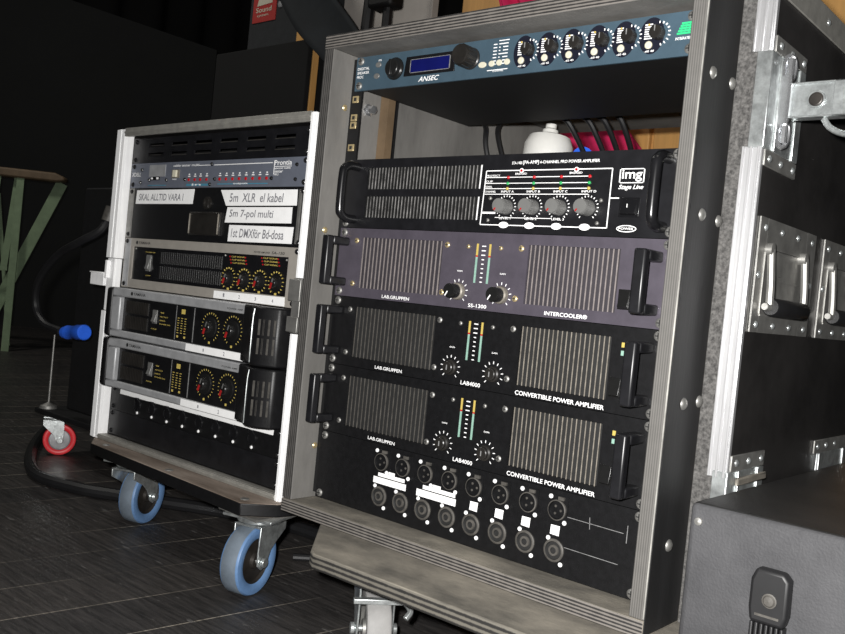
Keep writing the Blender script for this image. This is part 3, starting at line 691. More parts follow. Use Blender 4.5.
b = MB(); b.line(0.388, 1.42*U, 0.458, 1.40*U, 0.0006); b.line(0.462, 1.60*U, 0.462, 1.20*U, 0.0007); b.line(0.418, 1.55*U, 0.419, 1.28*U, 0.0006); b.line(0.391, 0.70*U, 0.455, 0.68*U, 0.0006)
part('scratch_mark', b, 'grey_print', t)

# cables and a plug hanging behind the processor
cab = [((0.030, 0.236, 0.565), (0.01, 0.28, 0.558), (-0.001, 0.30, 0.53), (0.004, 0.33, 0.462)),
       ((0.085, 0.236, 0.567), (0.045, 0.28, 0.572), (0.012, 0.31, 0.555), (0.006, 0.35, 0.50), (0.006, 0.36, 0.462)),
       ((0.120, 0.236, 0.565), (0.135, 0.30, 0.572), (0.148, 0.33, 0.545), (0.155, 0.42, 0.46)),
       ((0.150, 0.236, 0.565), (0.165, 0.31, 0.574), (0.178, 0.34, 0.545), (0.185, 0.42, 0.46)),
       ((0.180, 0.236, 0.565), (0.195, 0.30, 0.572), (0.206, 0.33, 0.548), (0.205, 0.42, 0.46)),
       ((0.205, 0.236, 0.565), (0.222, 0.30, 0.574), (0.232, 0.33, 0.545), (0.222, 0.42, 0.46))]
names = ['leftmost of the black cables hanging behind the blue signal processor', 'black cable looping up beside the white plug behind the blue processor',
         'black cable just right of the white plug under the blue processor', 'fourth black cable from the left behind the blue processor, before the crimson cloth',
         'fifth black cable from the left hanging behind the blue signal processor', 'rightmost of the black cables hanging behind the blue signal processor']
for i, (c, nm) in enumerate(zip(cab, names)):
    b = MB(); o0 = Vector(c[0]); b.tube([Vector(p)-o0 for p in c], 0.0042, 8)
    o = obj('signal_cable', b, 'rubber'); o.location = o0+Vector((0, 0, FLOOR)); tag(o, nm, 'cable', 'cables behind the signal processor')
pg = thing('power_plug', 'big white plug hanging on cables in the gap of the tall rack', 'plug', (0.066, 0.375, FLOOR+0.515))
b = MB(); b.lathe((0, 0, 0), (0.0, 0.1, 1), [(0.032, -0.020), (0.040, 0.0), (0.040, 0.030), (0.034, 0.044), (0.016, 0.050)], 18); obj('plug_body', b, 'plug_white', pg)
b = MB(); b.lathe((0.0, 0.003, 0.046), (0.0, 0.1, 1), [(0.014, 0), (0.013, 0.010), (0.009, 0.013), (0.009, 0.020)], 14); obj('strain_relief', b, 'plug_white', pg)
b = MB(); b.lathe((0, 0, 0), (0.5, -0.8, 0.25), [(0.016, -0.012), (0.018, 0), (0.016, 0.012)], 18)
o = obj('connector', b, 'plug_blue'); o.location = (0.139, 0.365, FLOOR+0.520); tag(o, 'round blue connector between the hanging cables right of the white plug', 'connector')

# ------------------------------------------------------------------ small rack
LO = Vector((-0.5879, 0.0278, FLOOR-0.019)); LA = -0.0041
LR = Matrix.Translation(LO) @ Matrix.Rotation(LA, 4, 'Z')
def LW(x, y, z): return LR @ Vector((x, y, z))
BZ = -0.0100    # top of its board
d2 = thing('dolly_board', 'worn brown caster board with blue wheels under the small aluminium-edged rack', 'dolly', LW(OX, 0.2, -(FLOOR-0.019)), LA)
BH = FLOOR-0.019+BZ
poly = [(0.034, -0.050), (0.25, -0.059), (0.484, -0.069), (0.516, -0.028), (0.520, -0.003), (0.518, 0.44), (-0.040, 0.44), (-0.040, -0.001)]
poly = [(x-OX, y-0.2) for x, y in poly]
b = MB(); b.prism(poly, 'z', BH-0.019, BH, 1); b.m[0] = 0; b.m[1] = 0
obj('board', b, ['wood_worn', 'blk'], d2, bevel=0.002)
b = MB(); b.box(0.425-OX, 0.512-OX, -0.060-0.2, 0.03-0.2, BH-0.0225, BH-0.0192); obj('mounting_plate', b, 'zinc_dull', d2)
for x, y in ((0.06, -0.035), (0.27, -0.045), (0.47, -0.05)):
    b = MB(); b.lathe((x-OX, y-0.2, BH), (0, 0, 1), [(0.007, 0), (0.006, 0.0012), (0, 0.0016)], 14); obj('bolt', b, 'zinc_dull', d2)
ct = BH-0.019
for (x, y, yw, tr) in ((0.472, -0.020, 0.30, -0.020), (0.103, -0.001, 0.43, 0.028), (0.05, 0.37, 0.1, 0.03), (0.47, 0.37, 0.4, 0.03)):
    caster(d2, (x-OX, y-0.2, ct-0.0035 if x == 0.472 else ct), yw, ct-0.0035 if x == 0.472 else ct, 0.049, 0.032, ('wheel_tread', 'wheel_blue', 'hub'), 'zinc', trail=tr)

sc = thing('rack_case', 'small black rack case with bright aluminium edges left of the tall plywood rack', 'rack case', LW(OX, 0.2, BZ), LA)
def sl(x0, x1, y0, y1, z0, z1, m=0, b=None):
    b = b or MB(); return b.box(x0-OX, x1-OX, y0-0.2, y1-0.2, z0-BZ, z1-BZ, m)
XL, XR, XLi, XRi = -0.0275, 0.5065, -0.0035, 0.4890
ZB, ZBi, ZT, ZTi = BZ+0.0003, -0.0005, 0.5475, 0.5345
F = -0.016
b = MB(); sl(XL, XL+0.010, F+0.004, 0.42, ZB, ZT, b=b); sl(XR-0.010, XR, F+0.004, 0.42, ZB, ZT, b=b); sl(XL+0.010, XR-0.010, F+0.004, 0.42, ZT-0.009, ZT, b=b); sl(XL+0.010, XR-0.010, F+0.004, 0.42, ZB, ZB+0.008, b=b)
sl(XL+0.010, XR-0.010, 0.41, 0.42, ZB+0.008, ZT-0.009, b=b)
obj('shell', b, 'case_side', sc, bevel=0.0006)
def stile(xa, xb, z0, z1):
    b = MB(); w = (xb-xa)
    sl(xa, xb, F-0.002, F+0.0035, z0, z1, b=b)
    sl(xa+w*0.38, xa+w*0.62, F-0.0034, F-0.002, z0, z1, b=b)
    return b
# edge profiles: left upright with its latch gap, right upright, top and bottom
for z0, z1 in ((ZB, 4.95*UL), (7.12*UL, ZT)):
    b = stile(XL-0.002, XLi, z0, z1); sl(XLi-0.0035, XLi, F+0.0035, 0.0015, z0, z1, b=b); obj('edge_profile', b, 'alu_white', sc, bevel=0.0006)
for z0, z1 in ((ZB, 5.2*UL), (7.0*UL, ZT)):
    b = stile(0.4960, XR+0.001, z0, z1); sl(0.4960, 0.4995, F+0.0035, 0.0015, z0, z1, b=b); sl(XR, XR+0.002, F+0.0035, F+0.025, z0, z1, b=b); obj('edge_profile', b, 'alu_white', sc, bevel=0.0006)
b = MB(); sl(XLi, 0.4959, F-0.002, F+0.0035, ZTi, ZT+0.002, b=b); sl(XLi, 0.4959, F-0.0034, F-0.002, ZTi+0.005, ZTi+0.009, b=b); obj('edge_profile', b, 'alu_dull', sc, bevel=0.0006)
b = MB(); sl(XLi, 0.4959, F-0.002, F+0.0035, ZB, ZBi-0.001, b=b); sl(XLi, 0.4959, F-0.0036, F-0.002, ZB+0.003, ZB+0.006, b=b); sl(XLi, 0.4959, F+0.0035, -0.0005, ZB+0.004, ZBi-0.001, b=b); obj('edge_profile', b, 'alu_dull', sc, bevel=0.0006)
# latches on both uprights
for xa, xb, sgn in ((XL, XLi, -1), (XRi, XR, 1)):
    b = MB(); z0, z1 = (4.97*UL, 7.10*UL) if sgn < 0 else (5.22*UL, 6.98*UL)
    sl(xa, xb, F+0.001, F+0.0035, z0, z1, b=b)
    if sgn < 0:
        sl(XLi-0.003, XLi, F+0.0035, 0.0, z0, z1, b=b); sl(xa-0.003, xa, F+0.0035, 0.09, z0, z1, b=b)
        sl(xa+0.0035, xa+0.011, F-0.006, F+0.001, z0+0.058, z1-0.004, b=b)
    else:
        sl(xb, xb+0.002, F+0.0035, 0.09, z0, z1, b=b)
    la = obj('butterfly_latch', b, 'alu_white' if sgn < 0 else 'zinc_dull', sc, bevel=0.001)
    if sgn < 0:
        w = MB(); sl(xa-0.052, xa-0.004, F-0.002, F+0.012, 5.95*UL, 6.50*UL, b=w); sl(xa-0.052, xa-0.0035, F-0.005, F-0.002, 6.44*UL, 6.50*UL, b=w)
        obj('latch_wing', w, 'alu_white', la, bevel=0.0015)
    else:
        w = MB(); sl(xa-0.004, xb+0.004, F-0.004, F+0.001, 6.25*UL, 6.95*UL, b=w); sl(xa-0.002, xb+0.004, F-0.004, F+0.001, 5.25*UL, 5.75*UL, b=w); obj('latch_wing', w, 'trestle' if False else 'zinc_dull', la, bevel=0.001)
# rails
obj('rack_rail', sl(XLi+0.0002, 0.011, 0.0045, 0.007, 0.001, 0.532), 'zinc_dull', sc); obj('rack_rail', sl(0.472, 0.4955, 0.0045, 0.007, 0.001, 0.532), 'zinc_dull', sc)
b = MB(); sl(XL-0.003, XL-0.0005, F+0.02, F+0.022, 4.1*UL, 4.5*UL, b=b); obj('sticker', b, 'tape', sc)

def lunit(name, label, cat, n0, nu, group=None, gap=0.0006):
    t = thing(name, label, cat, LW(OX, 0, n0*UL), LA, group); return t, nu*UL-gap
def lscrews(t, nu, me=SCREW_BLK): rack_screws(t, nu, me, UL)

# slotted blank on top
t, h = lunit('vent_panel', 'black slotted vent panel, topmost in the small rack', 'vent panel', 11, 1)
b = MB(); zr = ((0.25, 0.39), (0.62, 0.76)); sx = [(0.050+i*0.0695, 0.098+i*0.0695) for i in range(6)]
zz = [0, zr[0][0]*UL, zr[0][1]*UL, zr[1][0]*UL, zr[1][1]*UL, h]
for k in range(5):
    if k in (1, 3):
        c = 0.0
        for xa, xb in sx: b.box(c, xa, 0, 0.003, zz[k], zz[k+1]); c = xb
        b.box(c, 0.4826, 0, 0.003, zz[k], zz[k+1])
    else: b.box(0, 0.4826, 0, 0.003, zz[k], zz[k+1])
part('front_panel', b, 'blk_sheen', t)
for k in (1, 3):
    for xa, xb in sx:
        b = MB(); b.prism([(0.0005, zz[k]), (0.0120, zz[k]-0.003), (0.0125, zz[k]-0.002), (0.003, zz[k]+0.0022)], 'x', xa, xb); part('slot_lip', b, 'vent_fin' if xa < 0.1 else 'dark_fin', t)
b = MB(); b.box(0.01, 0.4726, 0.05, 0.052, 0.002, h-0.002); part('inner_shield', b, 'blk_mat', t)
lscrews(t, 1)

# cable tester
t, h = lunit('cable_tester', 'thin slate grey cable tester with red lamps, second from top in small rack', 'tester', 10, 1)
b = MB(); b.box(0, 0.4826, 0, 0.003, 0, h); part('front_panel', b, 'tester', t)
b = MB(); b.box(0.02, 0.462, 0.0032, 0.16, 0.001, h-0.001); part('chassis', b, 'blk_mat', t)
lscrews(t, 1)
L = MB(); L.text('XDELL', 0.003, 0.033, 0.46*UL, 0.46*UL+0.0068, shear=0.2)
L.text('cable tester multi', 0.133, 0.208, 0.80*UL, 0.80*UL+0.0040); L.line(0.208, 0.82*UL, 0.243, 0.82*UL, 0.0010); L.line(0.250, 0.815*UL, 0.398, 0.82*UL, 0.0012)
L.text('Prontia', 0.403, 0.443, 0.73*UL, 0.90*UL); L.line(0.402, 0.685*UL, 0.443, 0.685*UL, 0.0009); L.line(0.4025, 0.42*UL, 0.4025, 0.90*UL, 0.0009)
L.text('special cable', 0.404, 0.441, 0.58*UL, 0.66*UL); L.text('tester', 0.404, 0.424, 0.475*UL, 0.555*UL); L.text('1RU', 0.404, 0.414, 0.38*UL, 0.455*UL)
led = [0.182, 0.199, 0.2145, 0.232] + [0.268+i*0.0170 for i in range(8)]
for x in led:
    L.box(x-0.003, x+0.003, -0.0004, 0, 0.405*UL, 0.405*UL+0.0016); L.box(x-0.0015, x+0.0015, -0.0004, 0, 0.475*UL, 0.475*UL+0.0020)
L.text('in', 0.192, 0.218, 0.075*UL, 0.075*UL+0.0032, -0.0007); L.text('outputs', 0.305, 0.342, 0.085*UL, 0.085*UL+0.003, -0.0007)
L.text('test', 0.133, 0.146, 0.30*UL, 0.30*UL+0.0024)
part('lettering', L, 'white', t, smooth=0)
b = MB(); b.box(0.176, 0.239, -0.0004, 0, 0.06*UL, 0.14*UL); b.box(0.263, 0.390, -0.0004, 0, 0.10*UL, 0.135*UL); b.box(0.058, 0.114, -0.0004, 0, 0.085*UL, 0.115*UL); part('stripe', b, 'teal_print', t)
b = MB(); b.box(0.060, 0.110, -0.0010, 0, 0.44*UL, 0.90*UL); part('cover_plate', b, 'silver', t)
b = MB(); b.box(0.066, 0.094, -0.0012, 0, 0.30*UL, 0.44*UL); b.box(0.069, 0.073, -0.0022, -0.001, 0.335*UL, 0.405*UL, 1); b.box(0.086, 0.091, -0.0022, -0.001, 0.33*UL, 0.41*UL, 1); part('socket', b, ['blk_gloss', 'white'], t)
b = MB(); b.box(0.131, 0.1535, -0.0012, 0, 0.37*UL, 0.69*UL); b.box(0.1385, 0.1475, -0.0045, -0.0012, 0.40*UL, 0.66*UL, 1); part('rocker_switch', b, ['skirt', 'cream'], t)
for x in led:
    b = MB(); b.lathe((x, 0, 0.295*UL), (0, -1, 0), [(0.0026, 0), (0.0024, 0.0014), (0, 0.002)], 10); part('indicator', b, 'led_red', t)
for x, z in ((0.244, 0.85), (0.243, 0.11), (0.171, 0.31), (0.062, 0.31), (0.116, 0.30), (0.255, 0.30), (0.399, 0.29), (0.455, 0.73), (0.4545, 0.24), (0.036, 0.72), (0.034, 0.22)): s = screw(t, SCREW_BLK, x-OX, z*UL); s.scale = (0.7, 1, 0.7)

# drawer with tape labels
t, h = lunit('storage_drawer', 'black drawer with handwritten white tape labels and a square latch in small rack', 'drawer', 8, 2)
b = MB(); b.box(0, 0.4826, 0, 0.003, 0, h); part('front_panel', b, 'blk', t)
b = MB(); b.box(0.02, 0.462, 0.0032, 0.3, 0.001, h-0.001); part('drawer_box', b, 'blk_mat', t)
b = MB(); b.box(0.4685, 0.4725, -0.003, 0, 0.1*UL, 1.9*UL); part('edge_strip', b, 'zinc_dull', t)
b = MB(); b.box(0.0, 0.0165, -0.0012, 0, 0.02*UL, 1.98*UL); part('side_tab', b, 'zinc_dull', t)
lscrews(t, 2)
for poly, wr in (([(0.024, 1.365), (0.199, 1.385), (0.2015, 1.94), (0.0255, 1.91)], (('SKAL ALLTID VARA I', 0.034, 0.172, 1.50, 1.77),)),
             ([(0.292, 1.335), (0.4625, 1.37), (0.4615, 1.90), (0.275, 1.90)], (("5m  XLR  el kabel", 0.300, 0.432, 1.47, 1.78),)),
             ([(0.2925, 0.735), (0.4540, 0.775), (0.4535, 1.315), (0.2965, 1.285)], (('5m 7-pol multi', 0.303, 0.412, 0.86, 1.20),)),
             ([(0.3045, 0.07), (0.4590, 0.10), (0.4605, 0.655), (0.3055, 0.655)], (('1st DMXför Bd-dosa', 0.312, 0.440, 0.22, 0.54),))):
    b = MB(); b.prism([(x, z*UL) for x, z in poly], 'y', -0.0006, 0); tp = part('tape_label', b, 'tape', t)
    b = MB()
    for s, x0, x1, z0, z1 in wr: b.text(s, x0, x1, z0*UL, z1*UL, -0.0009, shear=0.1)
    part('handwriting', b, 'ink', tp, smooth=0)
b = MB(); b.box(0.199, 0.283, -0.0035, 0, 0.24*UL, 1.09*UL); b.box(0.203, 0.279, -0.0044, -0.0035, 0.28*UL, 0.98*UL); b.box(0.201, 0.2025, -0.006, -0.0035, 0.28*UL, 1.02*UL, 1); b.box(0.280, 0.2815, -0.006, -0.0035, 0.28*UL, 1.02*UL, 1); b.box(0.201, 0.2815, -0.006, -0.0035, 1.02*UL, 1.06*UL)
part('latch', b, ['knob_brown', 'skirt'], t, bevel=0.0008)
b = MB(); b.lathe((0.2425, 0, 1.42*UL), (0, -1, 0), [(0.0105, 0), (0.0105, 0.003), (0.007, 0.0035), (0.0065, 0.001), (0, 0.001)], 20); b.box(0.2455, 0.2485, -0.005, -0.001, 1.25*UL, 1.55*UL); part('lock', b, 'knob_brown', t)

# four knob amplifier
t, h = lunit('power_amplifier', 'warm grey four knob amplifier under the drawer in the small rack', 'amplifier', 6, 2)
b = MB(); plate_with_holes(b, 0, 0.4826, 0, h, [(0.0285, 0.4555, 0.345*UL, 1.655*UL)]); part('front_panel', b, 'silver_warm', t)
b = MB(); b.box(0.0285, 0.4555, 0.0022, 0.003, 0.345*UL, 1.655*UL); part('display_panel', b, 'blk_gloss', t)
b = MB(); b.box(0.02, 0.462, 0.0032, 0.3, 0.001, h-0.001); part('chassis', b, 'blk_mat', t)
b = MB(); b.box(0.0025, 0.020, -0.0008, 0, 0.05*UL, 1.95*UL); part('side_tab', b, 'silver', t)
for z0, z1 in ((0.48, 0.96), (1.06, 1.52)):
    g = MB()
    for i in range(30):
        x = 0.116+i*0.00595; g.box(x, x+0.0028, 0.0008, 0.0022, z0*UL, z1*UL)
    part('grille', g, 'vent_fin', t)
b = MB(); b.box(0.074, 0.088, 0.0, 0.0022, 0.72*UL, 1.36*UL); b.prism([(0.0, 0.76*UL), (-0.004, 0.82*UL), (-0.001, 1.05*UL), (0.0, 1.32*UL)], 'x', 0.0765, 0.0855); part('power_switch', b, 'knob_grey', t, bevel=0.0005)
L = MB(); L.text('YAMAHA', 0.046, 0.084, 1.765*UL, 1.875*UL); L.lathe((0.0405, -0.0002, 1.82*UL), (0, -1, 0), [(0.0032, 0), (0.0032, 0.0003)], 14); L.text('POWER AMPLIFIER', 0.374, 0.412, 1.725*UL, 1.79*UL); L.text('SA-150', 0.416, 0.446, 1.72*UL, 1.815*UL, shear=0.15)
part('lettering', L, 'black_ink', t, smooth=0)
kx = [0.3135, 0.3525, 0.3915, 0.4305]
L = MB()
L.text('POWER ON', 0.068, 0.098, 1.45*UL, 1.49*UL, 0.0016); L.text('OFF', 0.074, 0.09, 0.53*UL, 0.57*UL, 0.0016)
for x in kx:
    L.ticks(x, 0.765*UL, 0.0152, 0.0176, 15, 0.0009, 0.0014, -145, 145); L.box(x-0.002, x+0.002, 0.0014, 0.0022, 0.355*UL, 0.43*UL)
    L.ticks(x+0.0, 0.765*UL, 0.0, 0.0001, 2, 0.0001, 0.0018)
for x0, z0 in ((0.314, 1.30), (0.393, 1.33)):
    for j in range(3): L.text('CLIP SIGNAL', x0+0.006-0.002*j, x0+0.038, (z0+j*0.11)*UL, (z0+j*0.11+0.05)*UL, 0.0016)
part('dial_marking', L, 'yellow_print', t, smooth=0)
for x0, z0 in ((0.314, 1.32), (0.393, 1.35)):
    for j in range(3):
        for x in (x0+0.002, x0+0.041):
            b = MB(); b.lathe((x-0.002*j, 0.0022, (z0+j*0.11)*UL), (0, -1, 0), [(0.0012, 0), (0.0012, 0.001)], 8); part('indicator', b, 'led_red', t)
for x in kx:
    b = MB(); z = 0.765*UL
    b.lathe((x, 0.0022, z), (0, -1, 0), [(0.0110, 0), (0.0105, 0.002), (0.0075, 0.003), (0.0070, 0.008), (0.0062, 0.009)], 22)
    b.line(x, z, x-0.0030, z-0.0085, 0.0036, -0.0076, -0.0066, 1); b.line(x, z+0.001, x+0.0022, z+0.0065, 0.0030, -0.0074, -0.0066, 2)
    part('knob', b, ['knob_blk', 'red', 'knob_grey'], t)
b = MB(); b.prism([(0.281, 0.01*UL), (0.456, 0.02*UL), (0.455, 0.32*UL), (0.281, 0.275*UL)], 'y', -0.0005, 0); tp = part('tape_label', b, 'tape', t)
b = MB()
for i, x in enumerate((0.306, 0.346, 0.386, 0.427)): b.text('1234'[i], x, x+0.004, 0.09*UL, 0.22*UL, -0.0008)
part('handwriting', b, 'ink', tp, smooth=0)
for x, z in ((0.036, 1.58), (0.300, 1.57), (0.450, 1.56)): s = screw(t, SCREW_STEEL, x-OX, z*UL, 0.0022); s.scale = (0.5, 1, 0.5)
lscrews(t, 2)

# two rounded amplifiers
def rounded_amp(label, n0, longtape):
    t, h = lunit('power_amplifier', label, 'amplifier', n0, 2)
    e = 0.0006
    b = MB(); b.box(0.02, 0.462, 0.0032, 0.34, 0.001, h-0.001); part('chassis', b, 'blk_mat', t)
    b = MB(); b.box(0, 0.4826, 0, 0.003, e, h-e); part('rack_flange', b, 'blk', t)
    # silver fascia frame, curved forward, with a recess
    zl, zh = 0.30*UL, 1.62*UL
    b = MB(); Y0 = -0.026
    for z0, z1 in ((0.03*UL, zl), (zh, h-0.001)):
        b.prism([(0.030, -0.033), (0.058, Y0), (0.400, Y0), (0.400, -0.001), (0.030, -0.001)], 'z', z0, z1)
    b.prism([(0.030, -0.033), (0.050, -0.0285), (0.050, -0.001), (0.030, -0.001)], 'z', zl, zh)
    part('fascia', b, 'silver', t, bevel=0.0025)
    b = MB(); b.box(0.050, 0.400, -0.0205, -0.002, zl, zh); part('display_panel', b, 'blk', t)
    # end grips
    b = MB(); n = 8; pr = [(0.0300, -0.001), (0.0300, -0.0345), (0.022, -0.0345), (0.008, -0.030), (-0.001, -0.020), (-0.001, -0.001)]
    b.prism(pr, 'z', 0.02*UL, h-0.0012); gl = part('grip', b, 'blk', t, bevel=0.005, seg=3)
    b = MB(); pr = [(0.395, -0.001), (0.395, -0.0262), (0.418, -0.029), (0.438, -0.041), (0.446, -0.0425), (0.462, -0.039), (0.480, -0.026), (0.4835, -0.010), (0.4835, -0.001)]
    b.prism(pr, 'z', 0.02*UL, h-0.0012); gr = part('grip', b, 'blk', t, bevel=0.003, seg=2)
    b = MB(); b.tube([(0.4395, -0.0415, 0.12*UL), (0.4405, -0.0425, 0.5*UL), (0.4405, -0.0425, 1.5*UL), (0.4415, -0.0415, 1.88*UL)], 0.0009, 6); part('trim_line', b, 'zinc', gr)
    for z0, z1 in ((0.42, 0.94), (1.04, 1.56)):
        g = MB(); 
        for i in range(4):
            xa = 0.4535+i*0.0068; ya = -0.0412+0.0025*i+(0.0005*i*i); g.prism([(xa, ya-0.0012), (xa+0.0022, ya-0.0006), (xa+0.0042, ya+0.012), (xa+0.001, ya+0.012)], 'z', z0*UL, z1*UL)
        part('grip_rib', g, 'dark_fin', gr)
    for z0, z1 in ((0.42, 0.92), (1.02, 1.50)):
        g = MB()
        for i in range(14): g.box(0.060+i*0.0052, 0.0625+i*0.0052, -0.0222, -0.0205, z0*UL, z1*UL)
        part('grille', g, 'knob_brown', t)
    b = MB(); b.box(0.145, 0.159, -0.022, -0.0205, 0.78*UL, 1.30*UL); b.prism([(-0.022, 0.80*UL), (-0.026, 0.86*UL), (-0.023, 1.05*UL), (-0.022, 1.28*UL)], 'x', 0.147, 0.157); part('power_switch', b, 'knob_grey', t, bevel=0.0005)
    L = MB(); y = -0.0209
    for s, x0, x1, z in (('TEMP', 0.167, 0.178, 1.20), ('PROTECT', 0.167, 0.190, 1.05), ('REMOTE', 0.167, 0.183, 0.91), ('POWER ON', 0.167, 0.198, 0.78), ('POWER', 0.143, 0.160, 0.55)): L.text(s, x0, x1, z*UL, (z+0.045)*UL, y)
    for j in range(7):
        z = (0.58+j*0.09)*UL
        for x in (0.221, 0.231, 0.241): L.box(x-0.0026, x+0.0022-0.001*(j % 2), y, y+0.0003, z, z+0.0011)
    L.box(0.228, 0.238, y, y+0.0003, 1.30*UL, 1.47*UL); L.box(0.219, 0.2235, y, y+0.0003, 0.42*UL, 0.50*UL); L.box(0.239, 0.2435, y, y+0.0003, 0.42*UL, 0.50*UL)
    for x in (0.309, 0.366):
        L.ticks(x, 0.985*UL, 0.0208, 0.0234, 21, 0.0009, y, -148, 148); L.box(x-0.002, x+0.002, y, y+0.0003, 0.40*UL, 0.48*UL)
    part('dial_marking', L, 'yellow_print', t, smooth=0)
    b = MB(); b.box(0.2635, 0.2647, -0.0212, -0.0205, 0.34*UL, 1.58*UL); b.box(0.2135, 0.2140, -0.0212, -0.0205, 0.34*UL, 1.58*UL); part('divider', b, 'grey_print', t)
    L = MB(); L.text('YAMAHA', 0.088, 0.126, 1.735*UL, 1.85*UL, Y0-0.0003); L.lathe((0.0825, Y0-0.0001, 1.79*UL), (0, -1, 0), [(0.0033, 0), (0.0033, 0.0003)], 14)
    L.text('POWER AMP', 0.355, 0.394, 1.72*UL, 1.775*UL, Y0-0.0003); part('lettering', L, 'black_ink', t, smooth=0)
    for x in (0.309, 0.366):
        b = MB(); z = 0.985*UL
        b.lathe((x, -0.0205, z), (0, -1, 0), [(0.0165, 0), (0.0158, 0.002), (0.0098, 0.003), (0.0090, 0.009), (0.0082, 0.010)], 24)
        b.line(x-0.0005, z-0.002, x-0.0040, z-0.0105, 0.0034, -0.0316, -0.0300, 1); b.line(x+0.0005, z+0.001, x+0.0030, z+0.0085, 0.0016, -0.0312, -0.0300, 2)
        part('knob', b, ['knob_blk', 'red', 'knob_grey'], t)
    b = MB(); b.prism([(0.256, 0.035*UL), (0.405, 0.04*UL), (0.400, 0.30*UL), (0.256, 0.285*UL)], 'y', Y0-0.0006, Y0); tp = part('tape_label', b, 'tape', t)
    b = MB(); b.text('1', 0.303, 0.306, 0.11*UL, 0.22*UL, Y0-0.0009); b.text('2', 0.356, 0.360, 0.10*UL, 0.24*UL, Y0-0.0009); part('handwriting', b, 'ink', tp, smooth=0)
    return t
rounded_amp('upper of the two silver and black amplifiers with rounded black ends in the small rack', 4, False)
rounded_amp('lower of the two silver and black amplifiers with rounded ends, above the jack panel', 2, True)

t, h = lunit('patch_bay', 'black jack panel with a long white tape strip near bottom of small rack', 'connector panel', 1, 1)
b = MB(); b.box(0, 0.4826, 0, 0.003, 0, h); part('front_panel', b, 'blk', t); lscrews(t, 1)
b = MB(); b.prism([(0.030, 0.70*UL), (0.459, 0.735*UL), (0.460, 0.965*UL), (0.031, 0.925*UL)], 'y', -0.0005, 0); part('tape_label', b, 'tape', t)
for i in range(8):
    x = 0.090+i*0.0458
    b = MB(); b.lathe((x, 0, 0.44*UL), (0, -1, 0), [(0.0110, 0), (0.0105, 0.0025), (0.0080, 0.0028), (0.0075, 0.0008), (0, 0.0008)], 20); b.box(x-0.004, x+0.004, -0.004, 0, 0.44*UL+0.009, 0.44*UL+0.013)
    s = part('jack_socket', b, 'blk_gloss', t)
    obj('screw', SCREW_GLINT, None, s, loc=(x+0.002-OX, -0.0005, 0.14*UL))
t, h = lunit('blank_panel', 'plain black blank panel, lowest in the small rack', 'panel', 0, 1)
b = MB(); b.box(0, 0.4826, 0, 0.003, 0, h); part('front_panel', b, 'blk_sheen', t); lscrews(t, 1)

# ------------------------------------------------------------------ black trunk, lower right
tk = thing('trunk', 'low scuffed dark grey trunk standing against the right side of the tall rack', 'trunk', (0.80, 0.20, 0.0))
b = MB(); x0, x1, y0, y1, z1 = 0.5462-0.80, 0.51, -0.0520-0.2, 0.30, FLOOR+0.1235
b.box(x0, x1, y0, y1, 0.0, z1, 0); b.m[1] = 1
obj('body', b, ['trunk', 'trunk_top'], tk, bevel=0.006, seg=3)
b = MB(); b.lathe((0.5555-0.80, y0, FLOOR+0.107), (0, -1, 0), [(0.004, 0), (0.0035, 0.0015), (0, 0.0022)], 12); obj('rivet', b, 'zinc_dull', tk)
hz = FLOOR+0.062; hx = 0.6275-0.80
b = MB(); pr = [(-0.0125, 0.022), (0.0105, 0.022), (0.0155, 0.016), (0.0160, -0.014), (0.0135, -0.024), (-0.0145, -0.024), (-0.0165, -0.012), (-0.0165, 0.012)]
b.prism([(hx+p[0], hz+p[1]) for p in pr], 'y', y0-0.013, y0)
hd = obj('strap_handle', b, 'rubber', tk, bevel=0.003, seg=3)
b = MB(); b.lathe((hx+0.001, y0-0.013, hz-0.003), (0, -1, 0), [(0.0062, 0), (0.0062, 0.0008), (0.0052, 0.001), (0.004, 0.0025), (0, 0.003)], 16); obj('screw', b, 'dark_fin', hd)
b = MB()
for i in range(7): b.box(hx-0.0145+i*0.0042, hx-0.0115+i*0.0042, y0-0.011, y0-0.0005, hz-0.16, hz-0.0242)
obj('strap', b, 'rubber', hd, bevel=0.001)
b = MB(); b.box(hx-0.010, hx+0.010, y0-0.0138, y0-0.013, hz-0.0175, hz-0.0155); obj('ridge', b, 'dark_fin', hd)

# ------------------------------------------------------------------ surroundings
b = MB(); b.box(-7, 3, -3, 5, -0.05, 0.0); struct('floor', b, [floor_mat() and 'ply'])
fl = bpy.data.objects['floor']; fl.data.materials.clear(); fl.data.materials.append(bpy.data.materials['stage_planks'])
def pleats(x0, x1, y, z1, n, amp):
    b = MB(); vs = []; N = n*8
    for k, yy in enumerate((0, 0.03)):
        for i in range(N+1):
            a = i/N; off = amp*math.sin(a*n*2*PI)+0.4*amp*math.sin(a*n*5.1+1)
            vs += [(x0+(x1-x0)*a, y+off+yy, 0.0), (x0+(x1-x0)*a, y+off+yy, z1)]
    M2 = 2*(N+1); fs = []
    for i in range(N):
        fs.append((2*i, 2*i+2, 2*i+3, 2*i+1)); fs.append((M2+2*i, M2+2*i+1, M2+2*i+3, M2+2*i+2))
        fs.append((2*i+1, 2*i+3, M2+2*i+3, M2+2*i+1)); fs.append((2*i, M2+2*i, M2+2*i+2, 2*i+2))
    fs += [(0, 1, M2+1, M2), (2*N, M2+2*N, M2+2*N+1, 2*N+1)]
    return b.add(vs, fs)
struct('wall_back', pleats(-6.9, 2.9, 4.2, 4.2, 26, 0.05), 'curtain', smooth=60)
b = pleats(-3.0, 4.9, 5.6, 4.2, 22, 0.05); b.rot(Matrix.Rotation(PI/2, 4, 'Z')); struct('wall_left', b, 'curtain', smooth=60)
